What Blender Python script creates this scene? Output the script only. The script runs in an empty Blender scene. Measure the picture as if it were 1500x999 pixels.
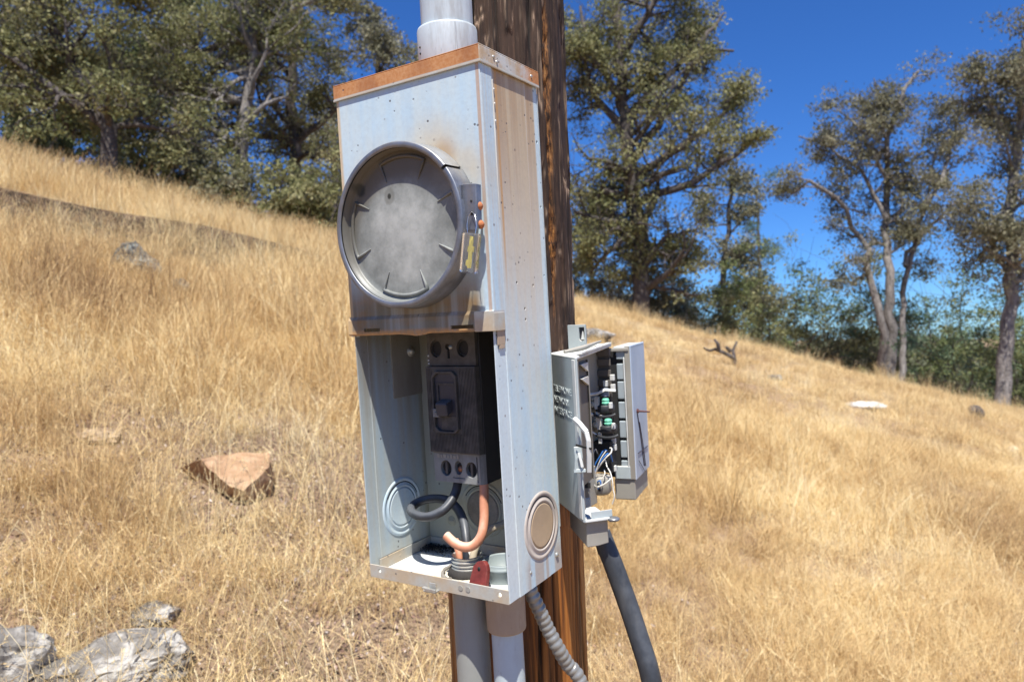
import bpy, math, random
import numpy as np
from mathutils import Vector, Matrix, noise as mn
random.seed(7)
SC = bpy.context.scene
COL = SC.collection
R_ = math.radians

# ------------------------------------------------------------------ camera, sky, sun, exposure
F_PX = 1044.95                                   # focal length in pixels of the 1500 px wide photograph
def rot3(rx, ry, rz):
    return (Matrix.Rotation(rz, 3, 'Z') @ Matrix.Rotation(ry, 3, 'Y') @ Matrix.Rotation(rx, 3, 'X'))
CAM_B = Vector((0.61471, -0.62062, 0.31462))     # camera in the cabinet's own frame
R_B = rot3(1.52398, 0.05689, 0.56144)
CAM_H = 1.55
R_W = rot3(R_(90.5), 0, 0) @ Matrix.Rotation(R_(-1.5), 3, 'Z')   # camera in the world: level walk-up shot, small roll
ROT = R_W @ R_B.transposed()                     # the old pole and everything on it lean a little
T = Matrix.Translation(Vector((0, 0, CAM_H))) @ ROT.to_4x4() @ Matrix.Translation(-CAM_B)

cd = bpy.data.cameras.new('camera')
cam = bpy.data.objects.new('camera', cd)
COL.objects.link(cam)
cam.matrix_world = Matrix.Translation(Vector((0, 0, CAM_H))) @ R_W.to_4x4()
cd.sensor_width = 36
cd.lens = F_PX / 1500 * 36
cd.clip_start = 0.02
cd.clip_end = 5000
cd.dof.use_dof = True
cd.dof.focus_distance = 0.785
cd.dof.aperture_fstop = 8.5
cd.dof.aperture_blades = 9
SC.camera = cam

SUN_B = Vector((0.68, -1.0, 2.9)).normalized()   # towards the sun, cabinet frame
SUN_W = (ROT @ SUN_B).normalized()
sun_el = math.asin(SUN_W.z)
sun_az = math.atan2(SUN_W.x, SUN_W.y)            # clockwise from +Y
ld = bpy.data.lights.new('sun', 'SUN')
ld.energy = 5.0
ld.angle = R_(0.53)
ld.color = (1.0, 0.955, 0.88)
sun = bpy.data.objects.new('sun', ld)
COL.objects.link(sun)
sun.rotation_euler = (-SUN_W).to_track_quat('-Z', 'Y').to_euler()
sun.location = (0, -5, 12)

w = bpy.data.worlds.new('World')
SC.world = w
w.use_nodes = True
wn = w.node_tree
for n in list(wn.nodes): wn.nodes.remove(n)
sky = wn.nodes.new('ShaderNodeTexSky')
sky.sky_type = 'NISHITA'
sky.sun_disc = False
sky.sun_elevation = sun_el
sky.sun_rotation = sun_az
sky.altitude = 900
sky.air_density = 1.0
sky.dust_density = 0.15
sky.ozone_density = 4.0
hs = wn.nodes.new('ShaderNodeHueSaturation')
hs.inputs['Saturation'].default_value = 1.1
hs.inputs['Value'].default_value = 1.0
bg = wn.nodes.new('ShaderNodeBackground')
bg.inputs['Strength'].default_value = 0.06
wo = wn.nodes.new('ShaderNodeOutputWorld')
wn.links.new(sky.outputs[0], hs.inputs['Color'])
tn = wn.nodes.new('ShaderNodeMix'); tn.data_type = 'RGBA'; tn.blend_type = 'MULTIPLY'; tn.inputs[0].default_value = 1.0
tn.inputs[7].default_value = (0.56, 0.97, 1.55, 1)            # the deep saturated blue of a dry cloudless noon
wn.links.new(hs.outputs[0], tn.inputs[6])
wn.links.new(tn.outputs[2], bg.inputs[0])
wn.links.new(bg.outputs[0], wo.inputs[0])

SC.view_settings.view_transform = 'Standard'
SC.view_settings.look = 'None'
SC.view_settings.exposure = 0.72
SC.view_settings.gamma = 1
SC.render.engine = 'CYCLES'
SC.cycles.use_denoising = True
SC.cycles.max_bounces = 8
SC.cycles.transparent_max_bounces = 12

# ------------------------------------------------------------------ object helpers
def tag(o, label=None, cat=None, group=None, kind=None):
    if label: o['label'] = label
    if cat: o['category'] = cat
    if group: o['group'] = group
    if kind: o['kind'] = kind
    return o

def root(name, label, cat, loc=(0, 0, 0), group=None, mount=True):
    """an Empty at the base of a thing; mount=True: given in the frame of the leaning pole"""
    o = bpy.data.objects.new(name, None)
    o.empty_display_size = 0.05
    COL.objects.link(o)
    M = Matrix.Translation(Vector(loc))
    o.matrix_world = (T @ M) if mount else M
    o['_loc'] = list(loc)
    tag(o, label, cat, group)
    return o

class G:
    """collects faces of one part"""
    def __init__(s):
        s.v = []; s.f = []; s.sm = []
    def add(s, vs, fs, smooth=False):
        b = len(s.v)
        s.v += [tuple(x) for x in vs]
        s.f += [tuple(b + i for i in f) for f in fs]
        s.sm += [smooth] * len(fs)
        return s
    def box(s, x0, x1, y0, y1, z0, z1):
        v = [(x0, y0, z0), (x1, y0, z0), (x1, y1, z0), (x0, y1, z0), (x0, y0, z1), (x1, y0, z1), (x1, y1, z1), (x0, y1, z1)]
        return s.add(v, [(0, 3, 2, 1), (4, 5, 6, 7), (0, 1, 5, 4), (1, 2, 6, 5), (2, 3, 7, 6), (3, 0, 4, 7)])
    def obox(s, c, ax, ay, az):
        """box at centre c with half-axis vectors"""
        c, ax, ay, az = map(Vector, (c, ax, ay, az))
        v = [c + i * ax + j * ay + k * az for k in (-1, 1) for (i, j) in ((-1, -1), (1, -1), (1, 1), (-1, 1))]
        fl = [(0, 3, 2, 1), (4, 5, 6, 7), (0, 1, 5, 4), (1, 2, 6, 5), (2, 3, 7, 6), (3, 0, 4, 7)]
        return s.add(v, fl)
    def prism(s, poly, z0, z1, fn=None):
        """poly in plan (ccw), between z0 and z1; z0/z1 may be lists per vertex"""
        n = len(poly)
        a = z0 if isinstance(z0, (list, tuple)) else [z0] * n
        b = z1 if isinstance(z1, (list, tuple)) else [z1] * n
        v = [(p[0], p[1], a[i]) for i, p in enumerate(poly)] + [(p[0], p[1], b[i]) for i, p in enumerate(poly)]
        if fn: v = [fn(*q) for q in v]
        return s.add(v, [tuple(range(n))[::-1], tuple(range(n, 2 * n))] + [(i, (i + 1) % n, n + (i + 1) % n, n + i) for i in range(n)])
    def tube(s, path, rad, sides=12, caps=True, smooth=True):
        P = [Vector(p) for p in path]
        rr = list(rad) if isinstance(rad, (list, tuple)) else [rad] * len(P)
        if caps:                                         # support rings keep the shading of the ends clean
            e0 = min(0.1, 0.0005 / max(1e-6, (P[1] - P[0]).length)); e1 = min(0.1, 0.0005 / max(1e-6, (P[-1] - P[-2]).length))
            P = [P[0], P[0].lerp(P[1], e0)] + P[1:-1] + [P[-1].lerp(P[-2], e1), P[-1]]
            rr = [rr[0], rr[0]] + list(rr[1:len(P) - 3]) + [rr[min(len(rr), len(P) - 2) - 1]] * 2
        n = len(P)
        tan = [(P[min(i + 1, n - 1)] - P[max(i - 1, 0)]).normalized() for i in range(n)]
        u = tan[0].orthogonal().normalized()
        vs = []
        for i in range(n):
            u = (u - tan[i] * u.dot(tan[i])).normalized()
            w_ = tan[i].cross(u)
            for k in range(sides):
                a = 2 * math.pi * k / sides
                vs.append(P[i] + (u * math.cos(a) + w_ * math.sin(a)) * rr[i])
        fs = [(i * sides + k, i * sides + (k + 1) % sides, (i + 1) * sides + (k + 1) % sides, (i + 1) * sides + k) for i in range(n - 1) for k in range(sides)]
        s.add(vs, fs, smooth)
        if caps:
            b = len(s.v) - len(vs)
            s.f += [tuple(b + k for k in range(sides))[::-1], tuple(b + (n - 1) * sides + k for k in range(sides))]
            s.sm += [False, False]
        return s
    def lathe(s, prof, c, axis='z', sides=64, a0=0.0, a1=2 * math.pi, smooth=True, closed=False, sy=1.0):
        """prof: (radius, height) pairs revolved about an axis through c; axis 'y' angles run in the xz plane"""
        full = abs(a1 - a0 - 2 * math.pi) < 1e-6
        m = sides if full else sides + 1
        vs = []
        for k in range(m):
            a = a0 + (a1 - a0) * k / sides
            ca, sa = math.cos(a), math.sin(a)
            for r, h in prof:
                if axis == 'z': vs.append((c[0] + r * ca, c[1] + r * sa, c[2] + h))
                elif axis == 'y': vs.append((c[0] + r * ca, c[1] + h, c[2] + r * sa * sy))
                else: vs.append((c[0] + h, c[1] + r * ca, c[2] + r * sa))
        n = len(prof)
        fs = []
        for k in range(sides):
            k2 = (k + 1) % m
            for i in range(n if closed else n - 1):
                j = (i + 1) % n
                fs.append((k * n + i, k2 * n + i, k2 * n + j, k * n + j))
        s.add(vs, fs, smooth)
        return s
    def build(s, name, mat, parent=None, bevel=0, segs=2, off=None, merge=False):
        me = bpy.data.meshes.new(name)
        v = s.v
        if off is None and parent is not None and '_loc' in parent: off = parent['_loc']
        if off is not None: v = [(a - off[0], b - off[1], c - off[2]) for a, b, c in v]
        me.from_pydata(v, [], s.f)
        me.polygons.foreach_set('use_smooth', s.sm)
        me.update()
        import bmesh
        bm = bmesh.new(); bm.from_mesh(me)
        if merge: bmesh.ops.remove_doubles(bm, verts=bm.verts, dist=1e-5)
        bmesh.ops.recalc_face_normals(bm, faces=bm.faces)
        bm.to_mesh(me); bm.free()
        me.materials.append(mat)
        o = bpy.data.objects.new(name, me)
        COL.objects.link(o)
        if parent is not None:
            o.parent = parent
            if '_loc' not in parent: o['_sub'] = 1
        if bevel:
            b = o.modifiers.new('bevel', 'BEVEL')
            b.width = bevel; b.segments = segs; b.limit_method = 'ANGLE'; b.angle_limit = R_(35)
            b.harden_normals = False
        return o

def sub(g, name, mat, parent, bevel=0, segs=2):
    """a sub-part: same frame as its parent part's thing"""
    p = parent
    while p.parent is not None: p = p.parent
    o = g.build(name, mat, None, bevel, segs, off=p['_loc'] if '_loc' in p else None)
    o.parent = parent
    return o

def cut(o, cutters):
    """punch real holes: apply boolean differences, then delete the punches"""
    obs = []
    for g in cutters:
        c = g.build('punch', o.data.materials[0], None, off=(0, 0, 0))
        q_ = o.parent
        while q_.parent is not None: q_ = q_.parent
        c.matrix_world = Matrix.Translation(-Vector(q_['_loc']))
        obs.append(c)
    par = o.parent; mods = [m for m in o.modifiers]
    saved = [(m.width, m.segments) for m in mods]
    o.modifiers.clear()
    o.parent = None
    o.matrix_world = Matrix.Identity(4)
    for c in obs:
        m = o.modifiers.new('cut', 'BOOLEAN'); m.object = c; m.operation = 'DIFFERENCE'; m.solver = 'EXACT'
    dg = bpy.context.evaluated_depsgraph_get()
    dg.update()
    me = bpy.data.meshes.new_from_object(o.evaluated_get(dg))
    o.modifiers.clear()
    old = o.data; o.data = me; me.name = o.name
    for c in obs: bpy.data.objects.remove(c)
    o.parent = par
    o.matrix_local = Matrix.Identity(4)
    for w_, s_ in saved:
        b = o.modifiers.new('bevel', 'BEVEL'); b.width = w_; b.segments = s_; b.limit_method = 'ANGLE'; b.angle_limit = R_(35)
    return o

def cyl_y(cx, cz, r, y0, y1, n=32, rz=None):
    g = G(); g.lathe([(0.0001, y0), (r, y0), (r, y1), (0.0001, y1)], (cx, 0, cz), 'y', n, smooth=False, sy=(rz or r) / r)
    g2 = G()
    vs = [(cx + r * math.cos(2 * math.pi * k / n), y, cz + (rz or r) * math.sin(2 * math.pi * k / n)) for y in (y0, y1) for k in range(n)]
    g2.add(vs, [tuple(range(n)), tuple(range(n, 2 * n))[::-1]] + [(k, n + k, n + (k + 1) % n, (k + 1) % n) for k in range(n)])
    return g2

# ------------------------------------------------------------------ material helpers
class NM:
    def __init__(s, name):
        s.mat = bpy.data.materials.new(name); s.mat.use_nodes = True
        s.t = s.mat.node_tree
        for n in list(s.t.nodes): s.t.nodes.remove(n)
        s.out = s.t.nodes.new('ShaderNodeOutputMaterial')
        s.b = s.t.nodes.new('ShaderNodeBsdfPrincipled')
        s.t.links.new(s.b.outputs[0], s.out.inputs[0])
        tc = s.t.nodes.new('ShaderNodeTexCoord'); s.co = tc.outputs['Object']
    def lk(s, v, inp):
        if isinstance(v, bpy.types.NodeSocket): s.t.links.new(v, inp)
        elif isinstance(v, (tuple, list)) and len(v) == 3 and inp.type == 'RGBA': inp.default_value = (*v, 1)
        else: inp.default_value = v
    def m(s, op, a, b=0.0, c=0.0, clamp=False):
        n = s.t.nodes.new('ShaderNodeMath'); n.operation = op; n.use_clamp = clamp
        s.lk(a, n.inputs[0]); s.lk(b, n.inputs[1])
        if len(n.inputs) > 2: s.lk(c, n.inputs[2])
        return n.outputs[0]
    def vm(s, op, a, b):
        n = s.t.nodes.new('ShaderNodeVectorMath'); n.operation = op
        s.lk(a, n.inputs[0]); s.lk(b, n.inputs[1]); return n.outputs[0]
    def sep(s, v=None):
        n = s.t.nodes.new('ShaderNodeSeparateXYZ'); s.lk(v or s.co, n.inputs[0]); return n.outputs
    def noise(s, vec=None, scale=5.0, detail=4.0, rough=0.55, dist=0.0, stretch=None):
        v = vec or s.co
        if stretch: v = s.vm('MULTIPLY', v, stretch)
        n = s.t.nodes.new('ShaderNodeTexNoise'); s.lk(v, n.inputs['Vector'])
        n.inputs['Scale'].default_value = scale; n.inputs['Detail'].default_value = detail
        n.inputs['Roughness'].default_value = rough; n.inputs['Distortion'].default_value = dist
        return n.outputs[0]
    def voro(s, scale, vec=None, feature='F1', rand=1.0):
        n = s.t.nodes.new('ShaderNodeTexVoronoi'); s.lk(vec or s.co, n.inputs['Vector']); n.feature = feature
        n.inputs['Scale'].default_value = scale; n.inputs['Randomness'].default_value = rand
        return n.outputs
    def mr(s, v, lo, hi, a=0.0, b=1.0):
        n = s.t.nodes.new('ShaderNodeMapRange'); n.interpolation_type = 'SMOOTHSTEP'
        s.lk(v, n.inputs[0]); n.inputs[1].default_value = lo; n.inputs[2].default_value = hi
        n.inputs[3].default_value = a; n.inputs[4].default_value = b; return n.outputs[0]
    def mix(s, f, a, b):
        n = s.t.nodes.new('ShaderNodeMix'); n.data_type = 'RGBA'
        s.lk(f, n.inputs[0]); s.lk(a, n.inputs[6]); s.lk(b, n.inputs[7]); return n.outputs[2]
    def ramp(s, f, stops):
        n = s.t.nodes.new('ShaderNodeValToRGB'); s.lk(f, n.inputs[0])
        el = n.color_ramp.elements
        while len(el) < len(stops): el.new(0.5)
        for e, (p, c) in zip(el, stops): e.position = p; e.color = (*c, 1)
        return n.outputs[0]
    def attr(s, name):
        n = s.t.nodes.new('ShaderNodeAttribute'); n.attribute_name = name; return n
    def bump(s, h, strength=0.3, dist=0.001):
        n = s.t.nodes.new('ShaderNodeBump'); n.inputs['Strength'].default_value = strength; n.inputs['Distance'].default_value = dist
        s.lk(h, n.inputs['Height']); s.t.links.new(n.outputs[0], s.b.inputs['Normal'])
    def set(s, color=None, rough=None, metal=None, spec=None):
        if color is not None: s.lk(color, s.b.inputs['Base Color'])
        if rough is not None: s.lk(rough, s.b.inputs['Roughness'])
        if metal is not None: s.lk(metal, s.b.inputs['Metallic'])
        if spec is not None: s.lk(spec, s.b.inputs['Specular IOR Level'])
        return s.mat

def plain(name, col, rough=0.6, metal=0.0, var=0.18, scale=60, bump=0.15, spec=0.4, dust=None, stain=None):
    k = NM(name)
    n = k.noise(scale=scale, detail=6, rough=0.65)
    n2 = k.noise(scale=scale * 0.16, detail=3)
    f = k.m('ADD', k.m('MULTIPLY', n, 0.5), k.m('MULTIPLY', n2, 0.5))
    lo = tuple(c * (1 - var) for c in col); hi = tuple(min(1, c * (1 + var)) for c in col)
    c = k.ramp(f, [(0.3, lo), (0.7, hi)])
    if stain:                                        # soft run-down dirt
        st = k.noise(scale=1.0, detail=5, rough=0.65, stretch=(34, 34, 7))
        c = k.mix(k.m('MULTIPLY', k.mr(st, 0.48, 0.68), stain[1]), c, stain[0])
        sc_n = k.noise(scale=1.0, detail=3, rough=0.8, stretch=(420, 420, 40))
        c = k.mix(k.mr(sc_n, 0.66, 0.74, 0, 0.5), c, (0.10, 0.09, 0.08))
    if dust:                                         # settled dust lies on upward surfaces
        ge = k.t.nodes.new('ShaderNodeNewGeometry'); nz_ = k.sep(ge.outputs['Normal'])[2]
        c = k.mix(k.m('MULTIPLY', k.mr(k.m('ADD', nz_, k.m('MULTIPLY', k.m('SUBTRACT', n, 0.5), 0.8)), 0.15, 0.85), dust[1]), c, dust[0])
    k.set(c, k.mr(n2, 0.3, 0.7, rough - 0.08, min(1, rough + 0.08)), metal, spec)
    if bump: k.bump(n, bump, 0.0006)
    return k.mat

PAINT = (0.475, 0.60, 0.67)
def painted(name, mode):
    """sun bleached pale blue enamel on sheet steel, with rust where water ran and shade painted into some tones. x across, y deep, z up (metres)"""
    k = NM(name)
    X, Y, Z = k.sep()
    big = k.noise(scale=9, detail=3)
    fine = k.noise(scale=240, detail=3)
    streak = k.noise(scale=1.0, detail=4, rough=0.6, stretch=(70, 70, 1.6))
    streak2 = k.noise(scale=1.0, detail=5, rough=0.7, stretch=(160, 160, 5.0))
    sa_ = 0.45 if mode == 'cover' else 0.8
    base = k.mix(k.m('ADD', k.m('MULTIPLY', k.mr(streak, 0.35, 0.7), sa_), 0.2), (0.43, 0.585, 0.70), (0.555, 0.645, 0.655))
    base = k.mix(k.mr(big, 0.35, 0.7, 0, 0.5), base, (0.60, 0.64, 0.60))
    RUSTY = (0.42, 0.24, 0.105); TAN = (0.52, 0.42, 0.29); BROWN = (0.25, 0.155, 0.085)
    if mode == 'cover':
        dx = k.m('SUBTRACT', X, 0.115); dz = k.m('SUBTRACT', Z, 0.405)
        r = k.m('SQRT', k.m('ADD', k.m('MULTIPLY', dx, dx), k.m('MULTIPLY', dz, dz)))
        halo = k.m('MULTIPLY', k.mr(r, 0.14, 0.085), k.mr(Z, 0.40, 0.47))
        halo = k.m('MULTIPLY', halo, k.mr(big, 0.3, 0.6, 0.35, 1.0))
        base = k.mix(k.m('MULTIPLY', halo, 0.75), base, (0.56, 0.42, 0.23))
        r2 = k.m('SQRT', k.m('ADD', k.m('POWER', k.m('SUBTRACT', X, 0.152), 2.0), k.m('POWER', k.m('SUBTRACT', Z, 0.483), 2.0)))
        base = k.mix(k.m('MULTIPLY', k.mr(r2, 0.022, 0.004), 0.55), base, (0.42, 0.24, 0.09))
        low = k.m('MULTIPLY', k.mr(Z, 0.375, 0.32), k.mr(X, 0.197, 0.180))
        base = k.mix(k.m('MULTIPLY', low, k.mr(streak, 0.25, 0.6, 0.6, 1.0)), base, k.mix(k.mr(k.noise(scale=16, detail=4, stretch=(1, 1, 2)), 0.4, 0.65), (0.175, 0.165, 0.12), (0.23, 0.15, 0.07)))  # rust stain under the ring, darkened with the ring's shadow in the paint
        hem = k.m('MULTIPLY', k.mr(Z, 0.299, 0.2935), k.mr(fine, 0.3, 0.6, 0.5, 1))
        base = k.mix(k.m('MULTIPLY', hem, k.mr(X, 0.19, 0.16)), base, (0.50, 0.27, 0.10))
        edge = k.mr(k.m('ABSOLUTE', k.m('SUBTRACT', X, 0.1995)), 0.0030, 0.0012)
        fl_ = k.m('MULTIPLY', k.mr(X, 0.2022, 0.2026), k.mr(streak2, 0.4, 0.65))
        base = k.mix(k.m('MULTIPLY', fl_, 0.5), base, (0.56, 0.47, 0.36))
        base = k.mix(k.m('MULTIPLY', edge, k.mr(streak2, 0.2, 0.55, 0.35, 0.9)), base, (0.46, 0.31, 0.21))
        le = k.mr(X, 0.004, 0.0005)
        base = k.mix(k.m('MULTIPLY', le, 0.8), base, (0.58, 0.40, 0.20))
        grey = k.m('MULTIPLY', k.mr(Z, 0.3135, 0.3115), k.mr(X, 0.178, 0.182))
        base = k.mix(k.m('MULTIPLY', grey, 0.85), base, (0.44, 0.41, 0.385))
    if mode == 'side':
        mid = k.mr(k.m('ADD', Z, k.m('MULTIPLY', streak, 0.25)), 0.30, 0.52)
        up = k.mr(k.m('ADD', Z, k.m('MULTIPLY', streak, 0.22)), 0.42, 0.66)
        inn = k.m('MULTIPLY', k.mr(Y, 0.019, 0.026), k.mr(Y, 0.1095, 0.106))
        br = k.mix(k.mr(streak, 0.35, 0.65), (0.38, 0.245, 0.13), (0.50, 0.40, 0.27))
        base = k.mix(k.m('MULTIPLY', mid, inn), base, (0.56, 0.53, 0.46))
        os_ = k.m('MULTIPLY', k.mr(k.m('ABSOLUTE', k.m('SUBTRACT', Y, k.m('ADD', 0.0265, k.m('MULTIPLY', streak2, 0.004)))), 0.0030, 0.0010), k.mr(Z, 0.30, 0.42))
        base = k.mix(k.m('MULTIPLY', k.m('MULTIPLY', up, inn), 1.0), base, br)
        base = k.mix(k.m('MULTIPLY', os_, 0.8), base, (0.50, 0.27, 0.09))
        drip = k.m('MULTIPLY', k.m('MULTIPLY', k.mr(streak2, 0.52, 0.7), k.mr(Z, 0.25, 0.55)), inn)
        base = k.mix(k.m('MULTIPLY', drip, 0.4), base, (0.40, 0.24, 0.12))
        lowm = k.m('MULTIPLY', k.mr(Z, 0.045, 0.02), k.mr(streak, 0.42, 0.52))
        base = k.mix(k.m('MULTIPLY', lowm, k.m('MULTIPLY', k.mr(Y, 0.03, 0.045), 0.8)), base, (0.40, 0.33, 0.28))
        base = k.mix(k.mr(Y, 0.024, 0.020, 0, 0.5), base, (0.62, 0.66, 0.66))
        g2 = k.mr(k.m('ABSOLUTE', k.m('SUBTRACT', Y, 0.0885)), 0.0014, 0.0004, 0, 0.55)
        base = k.mix(g2, base, (0.60, 0.58, 0.56))
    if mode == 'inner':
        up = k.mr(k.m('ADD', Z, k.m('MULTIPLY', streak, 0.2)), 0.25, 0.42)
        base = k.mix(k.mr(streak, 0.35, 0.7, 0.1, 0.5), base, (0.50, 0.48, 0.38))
        base = k.mix(k.mr(Y, 0.105, 0.113, 0, 0.55), base, (0.25, 0.255, 0.19))  # back wall tone darkened: shade inside the cabinet put into the colour
        base = k.mix(k.m('MULTIPLY', up, 0.8), base, (0.24, 0.20, 0.15))  # upper grime, deepened with the shade under the cover
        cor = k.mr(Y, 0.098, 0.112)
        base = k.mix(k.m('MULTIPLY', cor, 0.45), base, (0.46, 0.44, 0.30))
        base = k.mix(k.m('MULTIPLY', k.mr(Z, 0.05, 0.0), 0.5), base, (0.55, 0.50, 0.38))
    if mode == 'floor':
        base = k.mix(k.mr(big, 0.3, 0.7), (0.62, 0.68, 0.72), (0.66, 0.66, 0.60))
        dirt = k.m('MULTIPLY', k.mr(Y, 0.085, 0.108), k.mr(k.noise(scale=45, detail=4), 0.35, 0.6))
        base = k.mix(dirt, base, (0.16, 0.12, 0.085))
    if mode == 'lip':
        base = k.mix(k.mr(k.noise(scale=30, detail=4), 0.35, 0.65), (0.42, 0.42, 0.38), (0.45, 0.36, 0.25))
    if mode == 'cap':
        e = k.noise(scale=26, detail=5, rough=0.65)
        rust = k.mix(k.mr(fine, 0.3, 0.7), (0.44, 0.185, 0.065), (0.55, 0.27, 0.11))
        rust = k.mix(k.mr(k.noise(scale=14, detail=5), 0.45, 0.7), rust, (0.30, 0.11, 0.04))
        side = k.m('MULTIPLY', k.mr(X, 0.2035, 0.2045), k.mr(k.m('ADD', Y, k.m('MULTIPLY', e, 0.06)), 0.125, 0.10))
        grey = k.mix(k.mr(e, 0.4, 0.62), (0.50, 0.50, 0.48), (0.44, 0.32, 0.20))
        base = k.mix(side, rust, grey)
        hem = k.m('MULTIPLY', k.mr(Z, 0.5705, 0.5695), 0.8)
        base = k.mix(hem, base, (0.42, 0.44, 0.42))
    if mode == 'inner': base = k.mix(0.25, base, (0.12, 0.14, 0.14))  # whole inner enamel darkened again, interior shade put into the paint
    # chips, pits and dirt specks
    v = k.voro(95)
    speck = k.m('MULTIPLY', k.mr(v[0], 0.16, 0.09), k.mr(k.noise(scale=21, detail=2), 0.5, 0.6))
    base = k.mix(k.m('MULTIPLY', speck, 0.85), base, (0.10, 0.09, 0.09))
    v2 = k.voro(38)
    sp2 = k.m('MULTIPLY', k.mr(v2[0], 0.075, 0.04), k.mr(k.noise(scale=13, detail=2), 0.45, 0.55))
    base = k.mix(k.m('MULTIPLY', sp2, 0.8), base, (0.17, 0.13, 0.11))
    base = k.mix(k.mr(fine, 0.35, 0.75, 0, 0.12), base, (0.25, 0.22, 0.2))
    rgh = k.mr(streak, 0.3, 0.7, 0.42, 0.62)
    k.set(base, 0.85 if mode == 'cap' else rgh, 0.0, 0.35)
    wob = k.noise(scale=7, detail=2)
    k.bump(k.m('ADD', k.m('MULTIPLY', fine, 0.12), k.m('ADD', k.m('MULTIPLY', wob, 1.6), k.m('MULTIPLY', speck, -0.4))), 0.5, 0.0016)
    return k.mat

M = {}
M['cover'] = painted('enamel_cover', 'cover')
M['side'] = painted('enamel_side', 'side')
M['inner'] = painted('enamel_inner', 'inner')
M['floor'] = painted('enamel_floor', 'floor')
M['lip'] = painted('bare_lip', 'lip')
M['cap'] = painted('rusty_cap', 'cap')
M['plain_enamel'] = painted('enamel_plain', 'plain')
M['steel'] = plain('dull_steel', (0.22, 0.235, 0.265), 0.42, 0.65, 0.5, 60, 0.4, dust=((0.40, 0.40, 0.38), 0.55), stain=((0.26, 0.22, 0.17), 0.6))
M['bright'] = plain('bright_steel', (0.62, 0.63, 0.66), 0.28, 0.9, 0.25, 70, 0.3)
M['zinc'] = plain('zinc', (0.47, 0.485, 0.46), 0.42, 0.55, 0.25, 120, 0.2, stain=((0.34, 0.24, 0.16), 0.4))
M['galv'] = plain('galvanized_pipe', (0.49, 0.55, 0.575), 0.5, 0.05, 0.12, 30, 0.12, stain=((0.30, 0.30, 0.29), 0.7))
M['pipe_grey'] = plain('weathered_grey_pvc', (0.28, 0.285, 0.26), 0.6, 0, 0.12, 24, 0.1, stain=((0.25, 0.20, 0.16), 0.6))
M['pipe_light'] = plain('light_grey_pvc', (0.47, 0.535, 0.55), 0.55, 0, 0.1, 24, 0.1, stain=((0.36, 0.35, 0.33), 0.5))
M['pvc_in'] = plain('pvc_collar_grey', (0.25, 0.29, 0.29), 0.5, 0, 0.08, 40, 0.1)
M['coupling'] = plain('tan_dusty_coupling', (0.38, 0.285, 0.20), 0.6, 0, 0.15, 30, 0.1, stain=((0.50, 0.43, 0.33), 0.7))
M['rustbolt'] = plain('rusted_bolt', (0.42, 0.15, 0.06), 0.85, 0, 0.35, 200, 0.5)
M['black'] = plain('black_cable', (0.028, 0.03, 0.034), 0.42, 0, 0.3, 60, 0.15)
M['black_dust'] = plain('dusty_black_cable', (0.030, 0.033, 0.038), 0.42, 0, 0.5, 40, 0.2, dust=((0.13, 0.14, 0.155), 0.65), stain=((0.08, 0.08, 0.08), 0.5))
M['copper'] = plain('faded_red_insulation', (0.56, 0.245, 0.14), 0.6, 0, 0.2, 50, 0.2, dust=((0.72, 0.50, 0.38), 0.85), stain=((0.34, 0.13, 0.07), 0.5))
M['beige'] = plain('beige_wire', (0.54, 0.46, 0.33), 0.55, 0, 0.12, 50, 0.1, stain=((0.30, 0.24, 0.16), 0.5))
M['maroon'] = plain('maroon_insulator', (0.19, 0.036, 0.03), 0.5, 0, 0.55, 90, 0.4, stain=((0.33, 0.17, 0.13), 0.6))
M['putty'] = plain('black_putty', (0.03, 0.027, 0.024), 0.8, 0, 0.5, 70, 0.8)
M['sealant'] = plain('old_sealant', (0.58, 0.55, 0.46), 0.8, 0, 0.2, 80, 0.8)
M['gasket'] = plain('weathered_gasket', (0.22, 0.20, 0.17), 0.8, 0, 0.4, 120, 0.8)
M['flex'] = plain('flexible_steel', (0.30, 0.295, 0.275), 0.4, 0.5, 0.25, 60, 0.2)
M['yellow'] = plain('yellow_seal_core', (0.62, 0.52, 0.12), 0.5, 0, 0.2, 200, 0.2)
M['tni'] = plain('weathered_grey_plastic', (0.385, 0.435, 0.44), 0.62, 0, 0.15, 45, 0.3, dust=((0.62, 0.58, 0.52), 0.8), stain=((0.44, 0.44, 0.42), 0.6))
M['tni_side'] = plain('bleached_blue_grey_plastic', (0.36, 0.43, 0.52), 0.5, 0, 0.25, 12, 0.2, stain=((0.50, 0.54, 0.60), 0.6))
M['tni_tan'] = plain('taupe_plastic', (0.29, 0.275, 0.235), 0.62, 0, 0.15, 40, 0.2, dust=((0.45, 0.41, 0.35), 0.6), stain=((0.22, 0.19, 0.16), 0.5))
M['tni_white'] = plain('chalky_plastic', (0.60, 0.61, 0.58), 0.7, 0, 0.15, 60, 0.3, stain=((0.45, 0.40, 0.34), 0.6))
M['tni_dark'] = plain('shaded_taupe_plastic', (0.12, 0.105, 0.09), 0.7, 0, 0.15, 40, 0.1)  # taupe darkened so the box's inner shade sits in the colour
M['letter'] = plain('raised_letter_plastic', (0.50, 0.55, 0.55), 0.6, 0, 0.1, 60, 0.1)
M['pad'] = plain('grey_terminal_pad', (0.31, 0.355, 0.375), 0.5, 0, 0.12, 60, 0.1)
M['dark'] = plain('dark_plastic_recess_shade', (0.02, 0.02, 0.02), 0.7, 0, 0.2, 60, 0)  # near-black plastic, also the painted-in shade of holes, slits and gaps
M['green'] = plain('mint_cap', (0.16, 0.52, 0.36), 0.5, 0, 0.25, 200, 0.3)
M['blue'] = plain('blue_wire', (0.03, 0.14, 0.42), 0.4, 0, 0.2, 100, 0)
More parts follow.
